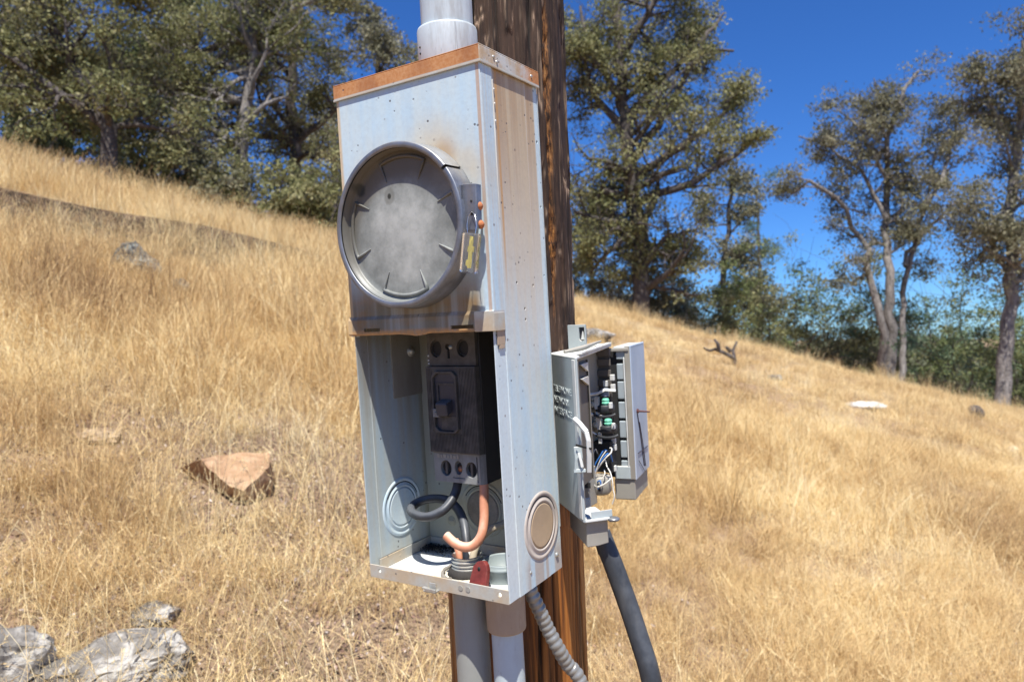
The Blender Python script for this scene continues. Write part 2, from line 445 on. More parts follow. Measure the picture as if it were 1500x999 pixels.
M['white'] = plain('white_wire', (0.72, 0.70, 0.64), 0.5, 0, 0.1, 100, 0)
M['greywire'] = plain('grey_wire', (0.30, 0.29, 0.27), 0.5, 0, 0.1, 100, 0)
M['redbrown'] = plain('red_brown_screw', (0.10, 0.035, 0.03), 0.5, 0, 0.3, 100, 0)
M['ink'] = plain('ink_marks', (0.045, 0.035, 0.05), 0.6, 0, 0.3, 100, 0)
M['copperlug'] = plain('copper_lug', (0.34, 0.15, 0.075), 0.45, 0.5, 0.3, 100, 0.2)

def breaker_mat(name, ribs):
    k = NM(name)
    X, Y, Z = k.sep()
    n = k.noise(scale=90, detail=5); n2 = k.noise(scale=14, detail=4)
    c = k.mix(k.mr(n2, 0.35, 0.65), (0.060, 0.056, 0.052), (0.105, 0.094, 0.080))
    c = k.mix(k.mr(n, 0.4, 0.75, 0, 0.45), c, (0.17, 0.155, 0.135))
    k.set(c, 0.7, 0, 0.3)
    k.bump(n, 0.3, 0.0006)
    return k.mat
M['breaker'] = breaker_mat('dusty_bakelite', True)
M['breaker_dk'] = plain('bakelite_side', (0.035, 0.032, 0.03), 0.55, 0, 0.3, 60, 0.1)
M['handle'] = plain('breaker_handle', (0.055, 0.055, 0.066), 0.45, 0, 0.3, 40, 0.1, dust=((0.17, 0.16, 0.15), 0.5))
M['lightgrey'] = plain('dusty_grey_terminal', (0.215, 0.222, 0.215), 0.6, 0, 0.3, 40, 0.15, stain=((0.10, 0.09, 0.08), 0.6))

def plate_mat():
    k = NM('dusty_grey_blank_plate')
    X, Y, Z = k.sep()
    n = k.noise(scale=24, detail=7, rough=0.7); n2 = k.noise(scale=9, detail=3)
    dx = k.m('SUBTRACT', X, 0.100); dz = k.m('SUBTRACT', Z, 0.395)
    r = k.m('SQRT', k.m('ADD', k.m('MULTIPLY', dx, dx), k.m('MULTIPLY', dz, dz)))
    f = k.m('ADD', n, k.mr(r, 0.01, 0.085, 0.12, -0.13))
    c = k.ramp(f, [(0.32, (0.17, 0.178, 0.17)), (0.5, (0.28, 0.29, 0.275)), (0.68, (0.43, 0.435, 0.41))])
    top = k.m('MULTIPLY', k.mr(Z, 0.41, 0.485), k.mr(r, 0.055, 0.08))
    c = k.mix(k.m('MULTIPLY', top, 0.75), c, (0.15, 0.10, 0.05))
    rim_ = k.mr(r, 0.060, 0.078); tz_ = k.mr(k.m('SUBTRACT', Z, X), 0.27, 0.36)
    c = k.mix(k.m('MULTIPLY', k.m('MULTIPLY', rim_, tz_), 0.7), c, (0.085, 0.066, 0.045))  # grime at upper left, deepened with the ring's shadow in the colour
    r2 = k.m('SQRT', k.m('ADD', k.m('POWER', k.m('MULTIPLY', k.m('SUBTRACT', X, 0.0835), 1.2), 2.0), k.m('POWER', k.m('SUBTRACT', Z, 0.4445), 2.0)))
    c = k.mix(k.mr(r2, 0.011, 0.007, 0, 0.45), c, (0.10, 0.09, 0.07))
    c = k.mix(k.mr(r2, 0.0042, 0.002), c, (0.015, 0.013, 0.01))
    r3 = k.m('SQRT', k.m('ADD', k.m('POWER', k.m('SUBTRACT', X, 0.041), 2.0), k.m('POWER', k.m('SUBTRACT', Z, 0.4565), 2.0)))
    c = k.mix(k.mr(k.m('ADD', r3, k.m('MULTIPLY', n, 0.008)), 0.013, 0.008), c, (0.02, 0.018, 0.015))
    c = k.mix(0.12, c, (0.20, 0.21, 0.15))
    k.set(c, 0.42, 0, 0.4)
    k.bump(n, 0.2, 0.0010)
    return k.mat
M['plate'] = plate_mat()

def clear_mat():
    k = NM('clouded_clear_plastic')
    k.set((0.93, 0.95, 0.94), 0.06, 0, 0.6)
    k.b.inputs['Transmission Weight'].default_value = 0.95
    k.b.inputs['IOR'].default_value = 1.3
    n = k.noise(scale=130, detail=4)
    k.bump(n, 0.3, 0.0006)
    return k.mat
M['clear'] = clear_mat()

# ------------------------------------------------------------------ terrain
def smooth(a, lo, hi):
    t = np.clip((a - lo) / (hi - lo), 0, 1); return t * t * (3 - 2 * t)
def wavy(x, y, s, seed):
    """cheap smooth pseudo noise, numpy"""
    r = np.random.RandomState(seed); o = 0
    for i in range(7):
        a = r.uniform(0, 2 * np.pi); f = s * r.uniform(0.6, 1.9)
        o = o + np.sin((x * np.cos(a) + y * np.sin(a)) * f + r.uniform(0, 6.28)) * np.cos((x * np.sin(a * 1.7) - y * np.cos(a * 1.7)) * f * 0.7 + r.uniform(0, 6.28))
    return o / 4.0
def bank_line(x):
    return 8.6 + 0.30 * (x + 5)            # y of the cut bank on the left
def ground_z(x, y):
    x = np.asarray(x, float); y = np.asarray(y, float)
    xs = np.where(np.abs(x) < 22, x, np.sign(x) * (22 + 14 * np.tanh((np.abs(x) - 22) / 14)))
    yy = np.minimum(y, 34)
    g = 0.212 * yy - 0.00807 * np.maximum(yy - 8, 0) ** 2
    g = g - 0.20 * np.maximum(y - 34, 0) * np.exp(-np.maximum(y - 34, 0) / 500.)
    g = np.where(y < -6, -0.212 * 6 + 0.05 * (y + 6), g)
    z = -0.275 * xs * np.exp(-np.maximum(np.abs(y) - 60, 0) / 200.) + g
    z = z + 0.035 * wavy(x, y, 1.6, 3) + 0.09 * wavy(x, y, 0.55, 4)
    # a shallow cut bank runs across the left part of the slope
    b = y - (bank_line(x) + 0.25 * wavy(x, y, 1.3, 9))
    m = smooth(-x, 1.6, 3.2) * (1 - smooth(-x, 7.6, 9.5))
    z = z + m * 0.36 * (smooth(b, -0.15, 0.15) - smooth(b, -3.6, 4.0))
    return z

def grid_sheet(xs, ys):
    X, Y = np.meshgrid(xs, ys)
    Z = ground_z(X, Y)
    nx, ny = len(xs), len(ys)
    v = np.stack([X.ravel(), Y.ravel(), Z.ravel()], 1)
    i = np.arange(nx * ny).reshape(ny, nx)
    f = np.stack([i[:-1, :-1].ravel(), i[:-1, 1:].ravel(), i[1:, 1:].ravel(), i[1:, :-1].ravel()], 1)
    return v, f

def np_mesh(name, v, f, mat, attrs=None, smooth_=False, uvk=None):
    me = bpy.data.meshes.new(name)
    n = f.shape[1]
    me.vertices.add(len(v)); me.vertices.foreach_set('co', np.ascontiguousarray(v, np.float32).ravel())
    me.loops.add(f.size); me.loops.foreach_set('vertex_index', np.ascontiguousarray(f, np.int32).ravel())
    me.polygons.add(len(f))
    me.polygons.foreach_set('loop_start', np.arange(0, f.size, n, dtype=np.int32))
    me.polygons.foreach_set('loop_total', np.full(len(f), n, np.int32))
    if smooth_: me.polygons.foreach_set('use_smooth', np.ones(len(f), bool))
    me.update(calc_edges=True)
    for k_, (dom, a) in (attrs or {}).items():
        at = me.attributes.new(k_, 'FLOAT', dom); at.data.foreach_set('value', np.ascontiguousarray(a, np.float32))
    me.materials.append(mat)
    return me

def warp(lo, hi, n, p=2.2):
    t = np.linspace(-1, 1, n)
    a = np.sign(t) * np.abs(t) ** p
    return np.where(a < 0, -a * lo, a * hi)

def ground_mat():
    k = NM('dry_hillside_soil')
    a = k.noise(scale=0.9, detail=5, rough=0.6); b = k.noise(scale=9, detail=6, rough=0.7); c3 = k.noise(scale=60, detail=4, rough=0.7)
    c = k.mix(k.mr(a, 0.35, 0.65), (0.27, 0.18, 0.11), (0.40, 0.28, 0.165))
    c = k.mix(k.mr(b, 0.4, 0.7, 0, 0.7), c, (0.46, 0.34, 0.20))
    c = k.mix(k.mr(c3, 0.45, 0.7, 0, 0.7), c, (0.17, 0.12, 0.09))
    bare = k.attr('bare')
    c = k.mix(k.m('MULTIPLY', bare.outputs['Fac'], 1.6, clamp=True), c, k.mix(k.mr(b, 0.35, 0.65), (0.030, 0.022, 0.015), (0.12, 0.08, 0.052)))  # bare dark soil of the bank, deepened with its shade
    lit_ = k.attr('litter').outputs['Fac']
    c = k.mix(k.m('MULTIPLY', lit_, 0.85), c, k.mix(k.mr(c3, 0.38, 0.62), (0.12, 0.083, 0.058), (0.35, 0.255, 0.175)))
    k.set(c, 0.95, 0, 0.1)
    k.bump(k.m('ADD', b, k.m('MULTIPLY', c3, 0.4)), 0.8, 0.05)
    return k.mat
M['soil'] = ground_mat()
xs = np.unique(np.concatenate([warp(-1200, 1200, 90, 3.2), np.linspace(-16, 16, 190)]))
ys = np.unique(np.concatenate([np.linspace(-8, 34, 250), -8 - (np.linspace(0, 1, 14) ** 2.5) * 300, 34 + (np.linspace(0, 1, 34) ** 3) * 2400]))
v, f = grid_sheet(xs, ys)
def bareness(x, y):
    b = y - (bank_line(x) + 0.25 * wavy(x, y, 1.3, 9))
    m = smooth(-x, 1.8, 3.2) * (1 - smooth(-x, 6.6, 8.2))
    return m * smooth(b, -2.0, -1.0) * (1 - smooth(b, 0.1, 0.5)) * (0.7 + 0.3 * wavy(x, y, 3.0, 61))
def litterness(x, y):
    n_ = 0.5 + 0.5 * wavy(x, y, 1.9, 51)
    return smooth(-(x + 0.10 * y), -0.6, 0.35) * (1 - smooth(y + 0.8 * n_, 3.9, 5.6)) * (0.55 + 0.45 * smooth(n_, 0.15, 0.6))
me = np_mesh('ground', v, f, M['soil'], {'litter': ('POINT', litterness(v[:, 0], v[:, 1])), 'bare': ('POINT', bareness(v[:, 0], v[:, 1]))}, True)
ground = bpy.data.objects.new('ground', me); COL.objects.link(ground); tag(ground, kind='structure')

def pix(u, vv, y):
    """where a photo pixel lies at distance y ahead of the camera (used once, to read off world positions)"""
    X0 = (u - 750) / F_PX; Z0 = (499.5 - vv) / F_PX
    d = R_W @ Vector((X0, Z0, -1))
    return Vector((0, 0, CAM_H)) + d * (y / d.y)
def gz(x, y): return float(ground_z(np.array([x]), np.array([y]))[0])

# ------------------------------------------------------------------ dry grass
def grass_mat(name, cols, trans=0.35):
    k = NM(name)
    t = k.attr('tint').outputs['Fac']
    oi = k.t.nodes.new('ShaderNodeObjectInfo')
    geo = k.t.nodes.new('ShaderNodeNewGeometry')
    patch = k.noise(vec=geo.outputs['Position'], scale=0.7, detail=5, rough=0.6)
    f = k.m('ADD', k.m('MULTIPLY', t, 0.55), k.m('ADD', k.m('MULTIPLY', oi.outputs['Random'], 0.2), k.m('MULTIPLY', k.m('SUBTRACT', patch, 0.5), 1.5)))
    f = k.m('ADD', f, 0.14)
    c = k.ramp(f, cols)
    k.set(c, 0.55, 0, 0.25)
    tr = k.t.nodes.new('ShaderNodeBsdfTranslucent'); k.t.links.new(c, tr.inputs[0])
    mx = k.t.nodes.new('ShaderNodeMixShader'); mx.inputs[0].default_value = trans
    k.t.links.new(k.b.outputs[0], mx.inputs[1]); k.t.links.new(tr.outputs[0], mx.inputs[2]); k.t.links.new(mx.outputs[0], k.out.inputs[0])
    return k.mat
STRAW = [(0.0, (0.25, 0.155, 0.08)), (0.22, (0.46, 0.305, 0.15)), (0.48, (0.72, 0.53, 0.265)), (0.72, (0.86, 0.70, 0.38)), (1.0, (0.91, 0.82, 0.56))]
M['grass'] = grass_mat('dry_straw', STRAW)

def tuft(name, nb, h, spread, lean, wid, heads, rs, segs=4):
    """one clump of dry stems; returns an unlinked object used as grass source"""
    V = []; Fc = []; tint = []
    for i in range(nb):
        a = rs.uniform(0, 6.283); r0 = spread * math.sqrt(rs.uniform(0, 1))
        p = np.array([r0 * math.cos(a), r0 * math.sin(a), -0.03])
        hh = h * rs.uniform(0.45, 1.15)
        b = rs.uniform(0, 6.283); d = np.array([math.cos(b), math.sin(b), 0.0]) * lean * rs.uniform(0.2, 1.4)
        wv = np.array([-math.sin(b + rs.uniform(-1, 1)), math.cos(b), 0.0]); wv /= np.linalg.norm(wv)
        droop = rs.uniform(0.0, 0.5)
        tt = rs.uniform(0, 1)
        base = len(V)
        for s_ in range(segs + 1):
            t = s_ / segs
            q = p + d * hh * t * t + np.array([0, 0, hh * (t - droop * lean * t * t * t)])
            ww = wid * (1 - 0.75 * t)
            V.append(q - wv * ww); V.append(q + wv * ww)
            if s_: Fc.append((base + 2 * s_ - 2, base + 2 * s_ - 1, base + 2 * s_ + 1, base + 2 * s_)); tint.append(tt)
        if heads and rs.uniform(0, 1) < heads:
            tip = (V[-1] + V[-2]) / 2; low = (V[-5] + V[-6]) / 2; sd = (tip - low); sd /= np.linalg.norm(sd)
            for j in range(rs.randint(5, 9)):
                c = tip - sd * 0.0085 * j + rs.normal(0, .0012, 3)
                e = sd + rs.normal(0, 0.22, 3); e /= np.linalg.norm(e); e *= rs.uniform(0.010, 0.016)
                g_ = np.cross(e, rs.normal(0, 1, 3)); g_ /= (np.linalg.norm(g_) + 1e-9); g_ *= 0.0015
                b2 = len(V); V += [c - g_, c + g_, c + e + g_ * 0.2, c + e - g_ * 0.2]
                Fc.append((b2, b2 + 1, b2 + 2, b2 + 3)); tint.append(min(1, tt * 0.5 + 0.4))
    me = np_mesh(name, np.array(V), np.array(Fc), M['grass'], {'tint': ('FACE', np.array(tint))})
    return bpy.data.objects.new(name, me)

rs = np.random.RandomState(11)
src_near = bpy.data.collections.new('grass_source_near')
src_far = bpy.data.collections.new('grass_source_far')
for i in range(4): src_near.objects.link(tuft('grass_tuft', 70, 0.20, 0.09, 0.75, 0.0011, 0.1, rs))
for i in range(2): src_near.objects.link(tuft('grass_stems', 9, 0.42, 0.12, 0.5, 0.0012, 0.7, rs, 6))
for i in range(2): src_near.objects.link(tuft('grass_thatch', 90, 0.10, 0.14, 1.9, 0.0012, 0.0, rs, 3))
for i in range(5): src_far.objects.link(tuft('grass_clump', 80, 0.26, 0.20, 0.7, 0.0024, 0.2, rs, 3))
for i in range(2): src_far.objects.link(tuft('grass_tall_clump', 34, 0.52, 0.16, 0.38, 0.0030, 0.9, rs, 4))
for i in range(2): src_far.objects.link(tuft('grass_flat_clump', 110, 0.12, 0.26, 1.6, 0.0026, 0.0, rs, 3))

def scatter_grass(name, pts, scl, rotz, tilt, idx, src, label_kind):
    me = bpy.data.meshes.new(name)
    me.vertices.add(len(pts)); me.vertices.foreach_set('co', pts.astype(np.float32).ravel())
    a = me.attributes.new('scl', 'FLOAT', 'POINT'); a.data.foreach_set('value', scl.astype(np.float32))
    rv = np.stack([tilt[:, 0], tilt[:, 1], rotz], 1)
    a = me.attributes.new('rotv', 'FLOAT_VECTOR', 'POINT'); a.data.foreach_set('vector', rv.astype(np.float32).ravel())
    a = me.attributes.new('pick', 'INT', 'POINT'); a.data.foreach_set('value', idx.astype(np.int32))
    me.update()
    o = bpy.data.objects.new(name, me); COL.objects.link(o)
    ng = bpy.data.node_groups.new(name + '_nodes', 'GeometryNodeTree')
    ng.interface.new_socket('Geometry', in_out='INPUT', socket_type='NodeSocketGeometry')
    ng.interface.new_socket('Geometry', in_out='OUTPUT', socket_type='NodeSocketGeometry')
    N = ng.nodes; L = ng.links
    gi = N.new('NodeGroupInput'); go = N.new('NodeGroupOutput')
    ci = N.new('GeometryNodeCollectionInfo'); ci.inputs['Collection'].default_value = src
    ci.inputs['Separate Children'].default_value = True; ci.inputs['Reset Children'].default_value = True
    ip = N.new('GeometryNodeInstanceOnPoints'); ip.inputs['Pick Instance'].default_value = True
    def at(nm, dt):
        q = N.new('GeometryNodeInputNamedAttribute'); q.data_type = dt; q.inputs['Name'].default_value = nm
        return [s for s in q.outputs if s.enabled and s.name == 'Attribute'][0]
    L.new(gi.outputs[0], ip.inputs['Points']); L.new(ci.outputs[0], ip.inputs['Instance'])
    L.new(at('scl', 'FLOAT'), ip.inputs['Scale']); L.new(at('pick', 'INT'), ip.inputs['Instance Index'])
    er = N.new('FunctionNodeEulerToRotation'); L.new(at('rotv', 'FLOAT_VECTOR'), er.inputs[0]); L.new(er.outputs[0], ip.inputs['Rotation'])
    L.new(ip.outputs[0], go.inputs[0])
    md = o.modifiers.new('grass', 'NODES'); md.node_group = ng
    tag(o, kind='stuff')
    return o

def wedge_points(n, y0, y1, pw=1.0, side=1.05, rs=rs):
    y = y0 + (y1 - y0) * rs.uniform(0, 1, n) ** pw
    x = rs.uniform(-1, 1, n) * (y * side + 0.6)
    return x, y
def make_grass():
    # near: separate stems and small tufts
    x, y = wedge_points(15000, 0.9, 7.0, 0.75)
    dens = 1.0 - 0.62 * litterness(x, y)
    dens = dens * (0.45 + 0.75 * (wavy(x, y, 2.2, 21) > -0.1))
    keep = rs.uniform(0, 1, len(x)) < np.clip(dens, 0, 1)
    keep &= (np.hypot(x - 0.0, y - 0.0) > 0.85)
    for (bx, by, br) in CLEAR: keep &= np.hypot(x - bx, y - by) > br
    x, y = x[keep], y[keep]
    n = len(x); z = ground_z(x, y)
    left = smooth(-(x + 0.10 * y), -0.3, 0.6) * (1 - smooth(y, 3.4, 5.0))
    idx = np.where(rs.uniform(0, 1, n) < 0.14 + 0.30 * left, rs.randint(0, 2, n) * 1 + 4, rs.randint(0, 4, n))
    flat = rs.uniform(0, 1, n) < (0.15 + 0.22 * left)
    idx = np.where(flat, 6 + rs.randint(0, 2, n), idx)
    # names sort: grass_stems(2) grass_thatch(2) grass_tuft(4)
    lut = np.array([4, 5, 6, 7, 0, 1, 2, 3]); idx = lut[idx]
    s = rs.uniform(0.6, 1.25, n) * (0.85 + 0.3 * wavy(x, y, 1.2, 5))
    tilt = rs.normal(0, 0.16, (n, 2)); tilt[:, 1] += 0.1
    scatter_grass('dry_grass_near', np.stack([x, y, z], 1), s, rs.uniform(0, 6.28, n), tilt, idx, src_near, None)
    # long single stems standing round the boulders in the near corner and along the lower edge of the view
    x = np.concatenate([rs.uniform(-1.75, -0.55, 70), rs.uniform(-2.4, 0.9, 110)]); y = np.concatenate([rs.uniform(1.3, 2.2, 70), rs.uniform(1.9, 3.6, 110)])
    n = len(x)
    scatter_grass('tall_dry_stems', np.stack([x, y, ground_z(x, y)], 1), rs.uniform(0.45, 0.95, n), rs.uniform(0, 6.28, n), rs.normal(0, 0.22, (n, 2)), rs.randint(0, 2, n), src_near, None)
    x, y = wedge_points(5200, 2.4, 10.5, 0.9)
    keep = (rs.uniform(0, 1, len(x)) < 0.12 + 0.88 * smooth(-(x + 0.05 * y), -0.2, 1.2)) & (wavy(x, y, 1.7, 71) > -0.35)
    for (bx, by, br) in CLEAR: keep &= np.hypot(x - bx, y - by) > br
    x, y = x[keep], y[keep]; n = len(x)
    scatter_grass('upright_dry_stalks', np.stack([x, y, ground_z(x, y)], 1), rs.uniform(0.75, 1.35, n), rs.uniform(0, 6.28, n), rs.normal(0, 0.12, (n, 2)), rs.randint(0, 2, n), src_near, None)
    # farther: broader clumps over the whole slope
    x, y = wedge_points(26000, 4.0, 22.0, 0.8)
    keep = rs.uniform(0, 1, len(x)) < (1 - 0.93 * np.clip(bareness(x, y) * 1.3, 0, 1)) * (0.30 + 0.60 * smooth(wavy(x, y, 1.1, 31), -0.7, 0.3))
    for (bx, by, br) in CLEAR: keep &= np.hypot(x - bx, y - by) > br
    x, y = x[keep], y[keep]; n = len(x); z = ground_z(x, y)
    # sorted: grass_clump x5, grass_flat_clump x2, grass_tall_clump x2
    right = smooth(x + 0.05 * y, -0.5, 1.5)
    tall = rs.uniform(0, 1, n) < (0.42 - 0.34 * right) * (0.4 + 1.2 * smooth(wavy(x, y, 1.4, 35), -0.4, 0.5))
    flat = rs.uniform(0, 1, n) < 0.10 + 0.62 * right * smooth(wavy(x, y, 0.7, 33), -1.2, 0.4)
    idx = np.where(tall, 7 + rs.randint(0, 2, n), np.where(flat, 5 + rs.randint(0, 2, n), rs.randint(0, 5, n)))
    s = rs.uniform(0.55, 1.35, n) * (1.0 - 0.25 * right) * (0.85 + 0.3 * wavy(x, y, 0.8, 37))
    scatter_grass('dry_grass_hillside', np.stack([x, y, z], 1), s, rs.uniform(0, 6.28, n), rs.normal(0, 0.14, (n, 2)), idx, src_far, None)

def litter_mat():
    k = NM('leaf_litter')
    t = k.attr('tint').outputs['Fac']
    c = k.ramp(t, [(0.0, (0.08, 0.052, 0.042)), (0.35, (0.20, 0.125, 0.09)), (0.6, (0.36, 0.23, 0.165)), (0.82, (0.34, 0.28, 0.25)), (1.0, (0.58, 0.50, 0.43))])
    k.set(c, 0.8, 0, 0.2); return k.mat
M['litter'] = litter_mat()
def quads(c, size, rs, aspect=0.6, up=0.0):
    n = len(c)
    a = rs.normal(0, 1, (n, 3)); a[:, 2] *= (1 - up); a /= np.linalg.norm(a, axis=1)[:, None]
    b = rs.normal(0, 1, (n, 3)); b[:, 2] *= (1 - up); b = np.cross(a, b); b = np.cross(a, b) if up else b
    b /= (np.linalg.norm(b, axis=1)[:, None] + 1e-9)
    s = (size * rs.uniform(0.55, 1.35, n))[:, None]
    a = a * s; b = b * s * aspect
    v = np.stack([c - a, c - b * 0.9, c + a, c + b * 0.9], 1).reshape(-1, 3)
    f = np.arange(4 * n).reshape(n, 4)
    return v, f
def make_litter():
    x, y = wedge_points(120000, 1.0, 7.5, 0.8)
    keep = rs.uniform(0, 1, len(x)) < 0.15 + 0.85 * litterness(x, y)
    x, y = x[keep], y[keep]
    c = np.stack([x, y, ground_z(x, y) + rs.uniform(0.0, 0.035, len(x))], 1)
    v, f = quads(c, 0.0085, rs, 0.6, 0.35)
    me = np_mesh('leaf_litter', v, f, M['litter'], {'tint': ('FACE', rs.uniform(0, 1, len(f)) ** 1.1)})
    o = bpy.data.objects.new('leaf_litter', me); COL.objects.link(o); tag(o, kind='stuff')

# ------------------------------------------------------------------ rocks
def rock_mat(name, cols, lichen=None):
    k = NM(name)
    n = k.noise(scale=6, detail=7, rough=0.7); n2 = k.noise(scale=30, detail=5, rough=0.7)
    c = k.ramp(k.m('ADD', k.m('MULTIPLY', n, 0.7), k.m('MULTIPLY', n2, 0.3)), [(0.32, cols[0]), (0.5, cols[1]), (0.68, cols[2])])
    if lichen: c = k.mix(k.mr(k.noise(scale=11, detail=5), 0.52, 0.62), c, lichen)
    if lichen:
        c = k.mix(k.mr(k.noise(scale=2.6, detail=8, rough=0.8, dist=1.2), 0.56, 0.62), c, (0.07, 0.06, 0.05))
    k.set(c, 0.9, 0, 0.15); k.bump(k.m('ADD', n, k.m('MULTIPLY', n2, 0.4)), 0.8, 0.03)
    return k.mat
M['rock_grey'] = rock_mat('grey_rock', [(0.085, 0.08, 0.07), (0.20, 0.185, 0.165), (0.37, 0.35, 0.32)], (0.44, 0.42, 0.38))
M['rock_rust'] = rock_mat('orange_rock', [(0.20, 0.12, 0.065), (0.40, 0.25, 0.145), (0.54, 0.40, 0.26)])
M['rock_dark'] = rock_mat('dark_rock', [(0.05, 0.05, 0.045), (0.12, 0.12, 0.11), (0.24, 0.24, 0.22)], (0.30, 0.31, 0.27))
M['rock_pale'] = rock_mat('pale_rock', [(0.50, 0.47, 0.42), (0.62, 0.59, 0.53), (0.72, 0.70, 0.65)])
M['rock_tan'] = rock_mat('tan_rock', [(0.30, 0.22, 0.15), (0.42, 0.31, 0.20), (0.50, 0.40, 0.28)])
CLEAR = []
def rock(u, vv, dims, mat, label, seed, rz=0.0, facets=9, sink=0.3, group=None, y=None, tiltx=0.0, clear=None):
    # march the pixel ray on to the ground
    y = y or 1.0
    while True:
        p = pix(u, vv, y)
        if p.z < gz(p.x, p.y) or y > 60: break
        y += 0.02
    import bmesh
    r = np.random.RandomState(seed)
    bm = bmesh.new(); bmesh.ops.create_icosphere(bm, subdivisions=5 if max(dims) > 0.13 else 4, radius=1.0)
    pl = []
    for i in range(facets):
        d = r.normal(0, 1, 3); d /= np.linalg.norm(d); pl.append((Vector(d), r.uniform(0.55, 0.85)))
    for v_ in bm.verts:
        c = v_.co.copy()
        for d, h in pl:
            q = c.dot(d)
            if q > h: c -= d * (q - h) * 0.92
        c *= 1 + 0.14 * mn.noise(c * 2.3 + Vector((seed, 0, 0))) + 0.09 * mn.noise(c * 5 + Vector((seed, 3, 0))) - 0.10 * max(0, 1 - abs(mn.noise(c * 3.1 + Vector((seed, 8, 0)))) * 9) + 0.035 * mn.noise(c * 15)
        v_.co = Vector((c.x * dims[0], c.y * dims[1], c.z * dims[2]))
    me = bpy.data.meshes.new('rock'); bm.to_mesh(me); bm.free()
    me.materials.append(mat)
    o = bpy.data.objects.new('rock', me); COL.objects.link(o)
    o.location = (p.x, p.y, gz(p.x, p.y) + dims[2] * (1 - 2 * sink) * 0.5)
    o.rotation_euler = (tiltx, 0, rz)
    tag(o, label, 'rock', group or 'rocks lying in the dry grass')
    if clear is None: clear = 0.55
    CLEAR.append((p.x, p.y, max(dims[0], dims[1]) * clear))
    return o
rock(150, 992, (0.25, 0.18, 0.095), M['rock_grey'], 'largest pale grey boulder, cracked, at the bottom left corner in front of the grass', 3, 0.2, 11, 0.38, clear=0.35)
rock(10, 990, (0.13, 0.11, 0.115), M['rock_grey'], 'lumpy grey boulder touching the left edge of the picture beside the largest one', 5, 0.6, 10, 0.36, clear=0.3)
rock(238, 985, (0.10, 0.09, 0.05), M['rock_grey'], 'small whitish stone at the right end of the big grey boulder', 8, 0.1, 8, 0.3)
rock(228, 905, (0.075, 0.06, 0.04), M['rock_grey'], 'small grey stone lying behind the big grey boulder', 9, 0.5, 8, 0.3)
# the orange slab: overhanging flat top, shaded front
def slab():
    y = 1.0
    while True:
        p = pix(330, 722, y)
        if p.z < gz(p.x, p.y): break
        y += 0.01
    s = p.y / F_PX
    C = lambda u, w_, d: Vector(((u - 330) * s, d, w_ * s))
    top = [C(266, 40, 0.00), C(300, 52, -0.03), C(328, 34, -0.08), C(352, 16, -0.12), C(371, 8, -0.09), C(391, 34, 0.05), C(374, 50, 0.20), C(310, 50, 0.14)]
    base = [C(276, 12, 0.05), C(304, -8, 0.05), C(330, -18, 0.03), C(352, -28, 0.02), C(372, -32, 0.03), C(386, -20, 0.10), C(374, -22, 0.24), C(312, -14, 0.22)]
    import bmesh
    bm = bmesh.new()
    tv = [bm.verts.new(a) for a in top]; bv = [bm.verts.new(a) for a in base]
    bm.faces.new(tv); bm.faces.new(bv[::-1])
    for i in range(8): bm.faces.new((tv[i], bv[i], bv[(i + 1) % 8], tv[(i + 1) % 8]))
    bmesh.ops.triangulate(bm, faces=bm.faces)
    bmesh.ops.subdivide_edges(bm, edges=bm.edges, cuts=5, use_grid_fill=True)
    for v_ in bm.verts:
        c = v_.co; v_.co = c + Vector((mn.noise(c * 14), mn.noise(c * 14 + Vector((9, 0, 0))), mn.noise(c * 14 + Vector((0, 9, 0))))) * 0.012 + Vector((0, 0, mn.noise(c * 40) * 0.004))
    bmesh.ops.recalc_face_normals(bm, faces=bm.faces)
    me = bpy.data.meshes.new('rock'); bm.to_mesh(me); bm.free(); me.materials.append(M['rock_rust'])
    o = bpy.data.objects.new('rock', me); COL.objects.link(o); o.location = (p.x, p.y, p.z + 0.0)
    tag(o, 'jutting orange sandstone slab with a dark hollow under its front edge, left of the pole', 'rock', 'rocks lying in the dry grass')
    CLEAR.append((p.x + 0.02, p.y + 0.08, 0.14)); CLEAR.append((p.x - 0.08, p.y - 0.10, 0.13)); CLEAR.append((p.x + 0.06, p.y - 0.14, 0.10))
slab()
rock(150, 645, (0.12, 0.09, 0.04), M['rock_tan'], 'flat tan stone half hidden in grass up-slope of the orange slab', 12, 0.3, 8, 0.15, clear=1.6)
rock(200, 405, (0.22, 0.18, 0.24), M['rock_dark'], 'dark lichened rock poking out of the tall grass high on the left slope', 15, 0.3, 9, 0.2)
rock(262, 428, (0.10, 0.09, 0.09), M['rock_dark'], 'smaller dark stone just right of the lichened rock on the left slope', 16, 0.3, 8, 0.2)
rock(872, 497, (0.26, 0.20, 0.11), M['rock_grey'], 'rounded grey rock on the crest right behind the pole', 18, 0.0, 7, 0.2)
rock(1258, 596, (0.30, 0.14, 0.06), M['rock_pale'], 'long white rock lying flat on the right slope', 19, -0.35, 8, 0.25, tiltx=0.1)
rock(1136, 557, (0.11, 0.08, 0.07), M['rock_grey'], 'small grey stone uphill to the left of the long white rock', 21, 0.2, 8, 0.2)
rock(1485, 662, (0.10, 0.08, 0.05), M['rock_pale'], 'small pale stone near the right edge of the picture', 23, 0.2, 8, 0.2)

